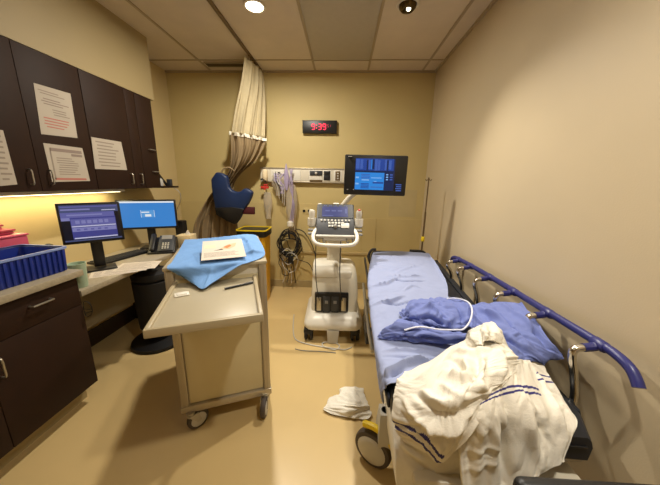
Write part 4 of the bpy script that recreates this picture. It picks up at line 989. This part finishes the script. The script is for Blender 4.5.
# screen arm and screen
mb = MB(); mb.tube([(.03, .04, .98), (.035, .05, 1.13), (.06, .045, 1.21), (.13, .03, 1.30), (.20, .02, 1.37), (.27, -.03, 1.46)], .024, seg=14); mb.build('screen_arm', M['offwhite'], us)
MW, MH = .548, .345
TM = Matrix.Translation((.346, -.085, 1.503)) @ Matrix.Rotation(R(-2), 4, 'Z') @ Matrix.Rotation(R(0.6), 4, 'Y')
mb = MB(); mb.T = TM; mb.b2((-MW/2, -.0, -MH/2), (MW/2, .045, MH/2), .012); mon = mb.build('display', M['black'], us)
mb = MB(); mb.T = TM; mats = [M['black'], S['us1'], S['us2'], S['us3'], S['us4'], S['us5'], M['lgrey']]
kk = [-.0004]
def us_r(u0, u1, v0, v1, m):
    kk[0] -= .0002; mb.mi = m
    mb.b2(((u0-.5)*MW, kk[0], (.5-v1)*MH), ((u1-.5)*MW, .002, (.5-v0)*MH))
us_r(.17, .80, .09, .87, 4)
us_r(.175, .78, .09, .38, 2); us_r(.175, .64, .43, .86, 1); us_r(.65, .79, .43, .83, 4)
rnd = random.Random(4); u = .18
for wd, m in ((.07, 5), (.05, 5), (.05, 2), (.03, 4), (.04, 5), (.02, 1), (.04, 4), (.05, 5), (.04, 5), (.07, 2), (.03, 5), (.03, 4), (.05, 5)):
    us_r(u, u+wd*.82, .10+rnd.random()*.03, .34+rnd.random()*.04, m); u += wd
for q in range(5): us_r(.185, .235, .46+q*.078, .50+q*.078, 3 if q % 2 else 1)
for q in range(4): us_r(.27, .41, .47+q*.04, .49+q*.04, 5)
for q in range(4): us_r(.27, .40, .70+q*.035, .72+q*.035, 2)
us_r(.43, .60, .55, .57, 3); us_r(.46, .63, .66, .70, 2); us_r(.48, .52, .64, .66, 3); us_r(.28, .40, .60, .63, 3); us_r(.43, .62, .78, .80, 5)
for q in range(3): us_r(.67, .70, .46+q*.06, .49+q*.06, 3); us_r(.73, .77, .46+q*.06, .49+q*.06, 5)
for q in range(4): us_r(.83+.01*(q % 2), .92, .70+q*.05, .725+q*.05, 5)
us_r(.05, .11, .045, .06, 6); us_r(.05, .07, .86, .875, 6); us_r(.15, .165, .86, .875, 6)
mb.build('screen', mats, mon, smooth=0)
mb = MB(); mb.T = TM; mb.b2((-.06, .045, -.06), (.06, .075, .06), .01); mb.build('mount', M['offwhite'], us)
# cables on the floor
tag(MB().tube([(-.50, 2.62, .006), (-.46, 2.36, .006), (-.40, 2.16, .006), (-.26, 2.09, .006), (-.12, 2.06, .006), (-.03, 2.03, .006), (.01, 2.09, .006), (-.05, 2.14, .007), (-.14, 2.12, .010), (-.13, 2.06, .012), (-.04, 2.04, .014), (.06, 2.04, .006), (.12, 2.08, .006)], .0055, seg=8).build('floor_cable', M['lgrey']), 'pale cable looping over the floor before the scanner', 'cable')
tag(MB().tube([(-.38, 2.02, .005), (-.3, 2.00, .005), (-.15, 2.00, .005), (-.02, 1.99, .005)], .0035, seg=6).build('thin_cable', M['grey']), 'thin grey cable lying straight on the floor nearest the viewer before the scanner', 'cable')

# ------------------------------------------------------------------ stretcher
TH = R(-1.3)
st = thing('stretcher', 'hospital stretcher with a black mattress and an indigo side rail along the right wall', 'stretcher', (.543, .73, 0), TH)
SM = Matrix.Translation((.543, .73, 0)) @ Matrix.Rotation(TH, 4, 'Z')
HW = .336
def mz(t): return .66+(0 if t < .95 else .10*((t-.95)/.95)**1.15)
rings = []
for k in range(21):
    tt = k/20*1.93; z = mz(tt); e = .045 if k == 0 else (.02 if k == 20 else 0)
    HW_ = HW-.05*k/20; HW, HW0 = HW_, HW
    prof = [(-HW+e, -.10), (HW-e, -.10), (HW-e+.005, -.05), (HW-e-.004, -.014), (HW-.02-e, -.0), (0, .002), (-HW+.02+e, .0), (-HW+e+.004, -.014), (-HW+e-.005, -.05)]
    rings.append([(a, tt, z+b-.002-(.01 if e else 0)*(b > -.05)) for a, b in prof])
    HW = HW0
MB().loft(rings).build('mattress', M['mattress'], st, smooth=50)
MB().tube([(-HW+.06, -.002, .612), (HW-.06, -.002, .612)], .004, smooth=0).build('piping', M['black'], bpy.data.objects['mattress'])
for sx, wd in ((1, .045), (-1, .012)):
    MB().prism([(.13, .575), (.15, .615), (.95, .625), (1.85, .700), (1.85, .655), (.95, .580)], sx*(HW-.004), sx*(HW+wd), 'X', .008).build('side_frame', M['mattress'], st)
fr = MB(); fr.b2((-HW+.02, .03, .505), (HW-.02, .98, .55), .01); o = fr.build('deck', M['steel'], st)
rb = MB(); rb.loft([[(a, tt, mz(tt)+b) for a, b in ((-HW+.07, -.150), (HW-.07, -.150), (HW-.07, -.108), (-HW+.07, -.108))] for tt in (.99, 1.2, 1.5, 1.9)]); rb.build('backrest_deck', M['steel'], st)
MB().b2((-HW+.03, .02, .25), (HW-.02, 1.75, .40), .05, seg=3).build('base_shroud', M['offwhite'], st)
mb = MB(); mb.b2((-HW+.06, -.05, .435), (HW-.04, .10, .475), .012); mb.build('foot_shelf', M['offwhite'], st)
for y in (.35, 1.35): MB().lathe([(.07, .38), (.07, .44), (.05, .44), (.05, .51)], (0, y, 0)).build('lift_column', M['steel'], st)
MB().tube([(-HW+.07, 1.9, .60), (-HW+.04, 1.945, .68), (-HW+.07, 1.96, .748), (-.22, 1.965, .754)], .014).build('push_handle', M['blackm'], st)
MB().tube([(HW-.07, 1.9, .60), (HW-.04, 1.945, .68), (HW-.07, 1.96, .748), (.13, 1.965, .754)], .014).build('push_handle', M['blackm'], st)
for x, y in ((-HW+.03, .36), (HW-.03, .36), (-HW+.03, 1.60), (HW-.03, 1.60)):
    s = -1 if x < 0 else 1
    c = MB().loft([[(x+a*w_, y+b*d_, z) for a, b in ((-1, -1), (1, -1), (1, 1), (-1, 1))] for w_, d_, z in ((.03, .035, .34), (.034, .05, .25), (.036, .06, .20), (.03, .045, .15))]).build('caster', M['lgrey'], st, smooth=60)
    an = R(WHEEL_ANG if (x < 0 and y < 1) else 12); ax = Vector((math.cos(an), math.sin(an), 0)); wc = Vector((x, y, .1005))+(Vector((-.05, .0, 0)) if (x < 0 and y < 1) else Vector((0, 0, 0)))
    MB().cyl(wc-ax*.024, wc+ax*.024, .10, seg=36, bev=.014).build('tyre', M['tyre'], c)
    MB().lathe([(.001, -.034), (.05, -.034), (.074, -.027), (.080, -.022), (.080, .022), (.074, .027), (.05, .034), (.001, .034)], wc, axis=ax).build('hub', M['lgrey'], c)
    MB().tube([Vector((x, y, .1005))+(Vector((-.05, 0, 0)) if (x < 0 and y < 1) else Vector((0, 0, 0)))+Matrix.Rotation(R(WHEEL_ANG if (x < 0 and y < 1) else 12), 3, 'Z') @ Vector((0, .128*math.cos(R(g_)), .128*math.sin(R(g_)))) for g_ in (62, 90, 115, 140, 165)], .017, seg=8).build('brake_pedal', M['yellowb'], c)
    MB().tube([(x+s*.0, y, .34), (x, y, .28)], .022, smooth=0).build('stem', M['lgrey'], c)
MB().b2((-HW-.035, .95, .30), (-HW-.005, 1.12, .40), .01).build('side_control_pedal', M['black'], st)
# patient-side rail folded down on the left
mb = MB(); mb.tube([(-HW-.03, .55, .53), (-HW-.035, .9, .53), (-HW-.03, 1.5, .55)], .012); mb.build('lowered_rail', M['steel'], st)
# raised right rail
def sl(p): return SM.inverted() @ Vector(p)
RP = [Vector(p) for p in RAIL]
pts = [sl(p) for p in RP]
rail = MB().tube(pts, .0165, seg=14, smooth=6).build('side_rail', M['purple'], st)
pc = crom(pts, 40)
for i, y in enumerate(POSTY):
    p = min(pc, key=lambda q: abs((SM @ q).y-y)); q = Vector(p)
    kb = MB(); kb.cyl(q+Vector((0, -.028, -.003)), q+Vector((0, .028, -.003)), .021, bev=.007); kb.tube([q, q+Vector((-.02, 0, -.014)), q+Vector((-.055, 0, -.02))], .016, seg=10); kb.build('rail_joint', M['purple'], st)
    zb = mz(q.y)-.075
    xb = HW-.02*(q.y/1.9)+.03
    pp_ = [q+Vector((-.05, 0, -.02)), q+Vector((-.082, -.0, -.028)), q+Vector((-.09, -.005, -.06)), Vector((xb-.005, q.y-.01, (zb+q.z)/2)), Vector((xb+.012, q.y-.012, zb+.05)), Vector((xb+.006, q.y-.01, zb-.03))]
    po = MB().tube(pp_, .0135, seg=12, smooth=5).build('rail_post', M['chrome'], st)
    MB().b2((xb-.022, q.y-.03, zb-.06), (xb+.028, q.y+.02, zb+.0), .008).build('post_clamp', M['black'], po)

# linen
mb = MB(); patch_mesh(mb, PATCH['sheet'], nu=26, nv=28, amp=.005, strokes=STK('sheet'), freq=5.0, seed=1, aniso=(.8, 2.0), thick=.003)
tag(mb.build('bed_sheet', M['sheet'], smooth=80), 'pale blue sheet spread over the head half of the stretcher', 'sheet')
mb = MB()
patch_mesh(mb, PATCH['gown_right'], nu=24, nv=22, amp=.014, strokes=STK('gown_right'), freq=3.6, seed=8, aniso=(1.0, 1.3), thick=.005)
patch_mesh(mb, PATCH['gown_back'], nu=24, nv=20, amp=.018, strokes=STK('gown_back'), freq=4.2, seed=15, aniso=(1.3, 1.0), thick=.005)
patch_mesh(mb, PATCH['gown_front'], nu=24, nv=24, amp=.013, strokes=STK('gown_front'), freq=4.0, seed=23, aniso=(1.4, .8), thick=.005)
gw = mb.build('hospital_gown', M['gown'], smooth=80); tag(gw, 'crumpled periwinkle blue gown lying across the middle of the stretcher', 'gown')
MB().tube(HEM, .0042, seg=8, smooth=6).build('tie_string', M['hem'], gw)
def st_top(u, v):
    if u < .52 and (.700 < v-.46*u < .728 or .765 < v-.46*u < .793): return 1
    return 0
def st_right(u, v):
    c = .30-.10*math.sin(u*3.0)+.05*u
    if u < .72 and (c < v < c+.022 or c+.05 < v < c+.072): return 1
    if u >= .76 and (.12 < v < .135 or .17 < v < .185): return 1
    return 0
mb = MB()
patch_mesh(mb, PATCH['blanket_left'], nu=18, nv=16, amp=.005, strokes=STK('blanket_left'), freq=3.5, seed=5, aniso=(1.6, .9), thick=.006)
patch_mesh(mb, PATCH['blanket_right'], nu=30, nv=34, amp=.010, strokes=STK('blanket_right'), freq=3.6, seed=12, aniso=(1.9, .8), matfn=st_right, thick=.006)
patch_mesh(mb, PATCH['blanket_top'], nu=32, nv=42, amp=.012, strokes=STK('blanket_top'), freq=3.4, seed=21, aniso=(1.0, 1.4), matfn=st_top, thick=.008)
patch_mesh(mb, PATCH['blanket_knot'], nu=12, nv=18, amp=.008, strokes=STK('blanket_knot'), freq=4, seed=31, aniso=(1.8, 1), thick=.008)
bl = mb.build('flannel_blanket', [M['blanket'], M['stripe']], smooth=80)
tag(bl, 'rumpled cream flannel blanket with navy stripes heaped over the stretcher foot', 'blanket')
# IV pole at the head corner
t = thing('iv_pole', 'thin brown drip pole with a yellow collar at the head of the stretcher', 'pole', IVP)
MB().cyl((0, 0, -.30), (0, 0, .66), .009).build('lower_tube', M['track'], t)
MB().cyl((0, 0, .60), (.0, 0, 1.0), .006).build('upper_tube', M['track'], t)
MB().cyl((0, 0, .36), (0, 0, .41), .018, bev=.004).build('collar', M['yellowb'], t)
MB().tube([(-.03, 0, .985), (-.02, 0, .97), (0, 0, .985), (.02, 0, .97), (.03, 0, .985)], .004, seg=6).build('hook', M['track'], t)

# towel on the floor
tw = MB()
T0 = PATCH['towel']
patch_mesh(tw, T0, nu=14, nv=12, amp=.014, freq=3.0, seed=41, aniso=(.7, 1.8), thick=.006, edge=.008)
tag(tw.build('towel', M['towel'], smooth=80), 'crumpled white towel dropped on the floor beside the stretcher', 'towel')

# chair in the near right corner
ch = thing('visitor_chair', 'black padded chair, only its rounded top edge showing in the bottom right corner', 'chair', CHAIR[0], CHAIR[1])
MB().b2((-.27, -.045, .46), (.27, .0, CHAIR[2]), .03, seg=4).build('backrest', M['black'], ch)
MB().b2((-.25, -.50, .42), (.25, -.05, .48), .025, seg=3).build('seat', M['blackm'], ch)
for sx in (-1, 1):
    MB().tube([(sx*.24, -.02, .0), (sx*.24, -.02, .55)], .013, smooth=0).build('leg', M['black'], ch)
    MB().tube([(sx*.24, -.47, .0), (sx*.24, -.47, .43)], .013, smooth=0).build('leg', M['black'], ch)

# ------------------------------------------------------------------ light
def area(name, loc, size, power, col, rot=(0, 0, 0), shape='DISK', spread=180):
    l = bpy.data.lights.new(name, 'AREA'); l.shape = shape; l.size = size; l.energy = power; l.color = col; l.spread = R(spread)
    o = bpy.data.objects.new(name, l); COL.objects.link(o); o.location = loc; o.rotation_euler = rot; return o
WARM = (1.0, .93, .80)
sp = bpy.data.lights.new('lamp_bed', 'SPOT'); sp.energy = SPOT_W; sp.color = WARM; sp.spot_size = R(SPOT_A); sp.spot_blend = .8; sp.shadow_soft_size = .04
so = bpy.data.objects.new('lamp_bed', sp); COL.objects.link(so); so.location = (.43, 2.24, ZC-.06)
so.rotation_euler = (Vector(SPOT_T)-so.location).to_track_quat('-Z', 'Y').to_euler()
for nm, x, y, p, spr in LAMPS:
    area(nm, (x, y, ZC-.045), .11, p, WARM, spread=spr)
l = area('lamp_strip', (-2.065, 1.62, CB-.037), .05, STRIP, (1.0, .84, .48), shape='RECTANGLE'); l.data.size = .08; l.data.size_y = 1.4
w = bpy.data.worlds.new('World'); scene.world = w; w.use_nodes = True
w.node_tree.nodes['Background'].inputs['Color'].default_value = (.01, .009, .007, 1); w.node_tree.nodes['Background'].inputs['Strength'].default_value = .2

# ------------------------------------------------------------------ camera
cd = bpy.data.cameras.new('camera'); cam = bpy.data.objects.new('camera', cd); COL.objects.link(cam)
cd.sensor_fit = 'HORIZONTAL'; cd.sensor_width = 36; cd.lens = 36*262/660; cd.clip_start = .02
m = Matrix.Identity(4)
for i in range(3): m[i][0] = CAM_R[i]; m[i][1] = CAM_U[i]; m[i][2] = CAM_B[i]
m[0][3], m[1][3], m[2][3] = 0, 0, 1.44
cam.matrix_world = m; scene.camera = cam
vs = scene.view_settings
vs.view_transform = 'Standard'; vs.look = 'None'; vs.exposure = EXPO; vs.gamma = 1; vs.use_curve_mapping = False
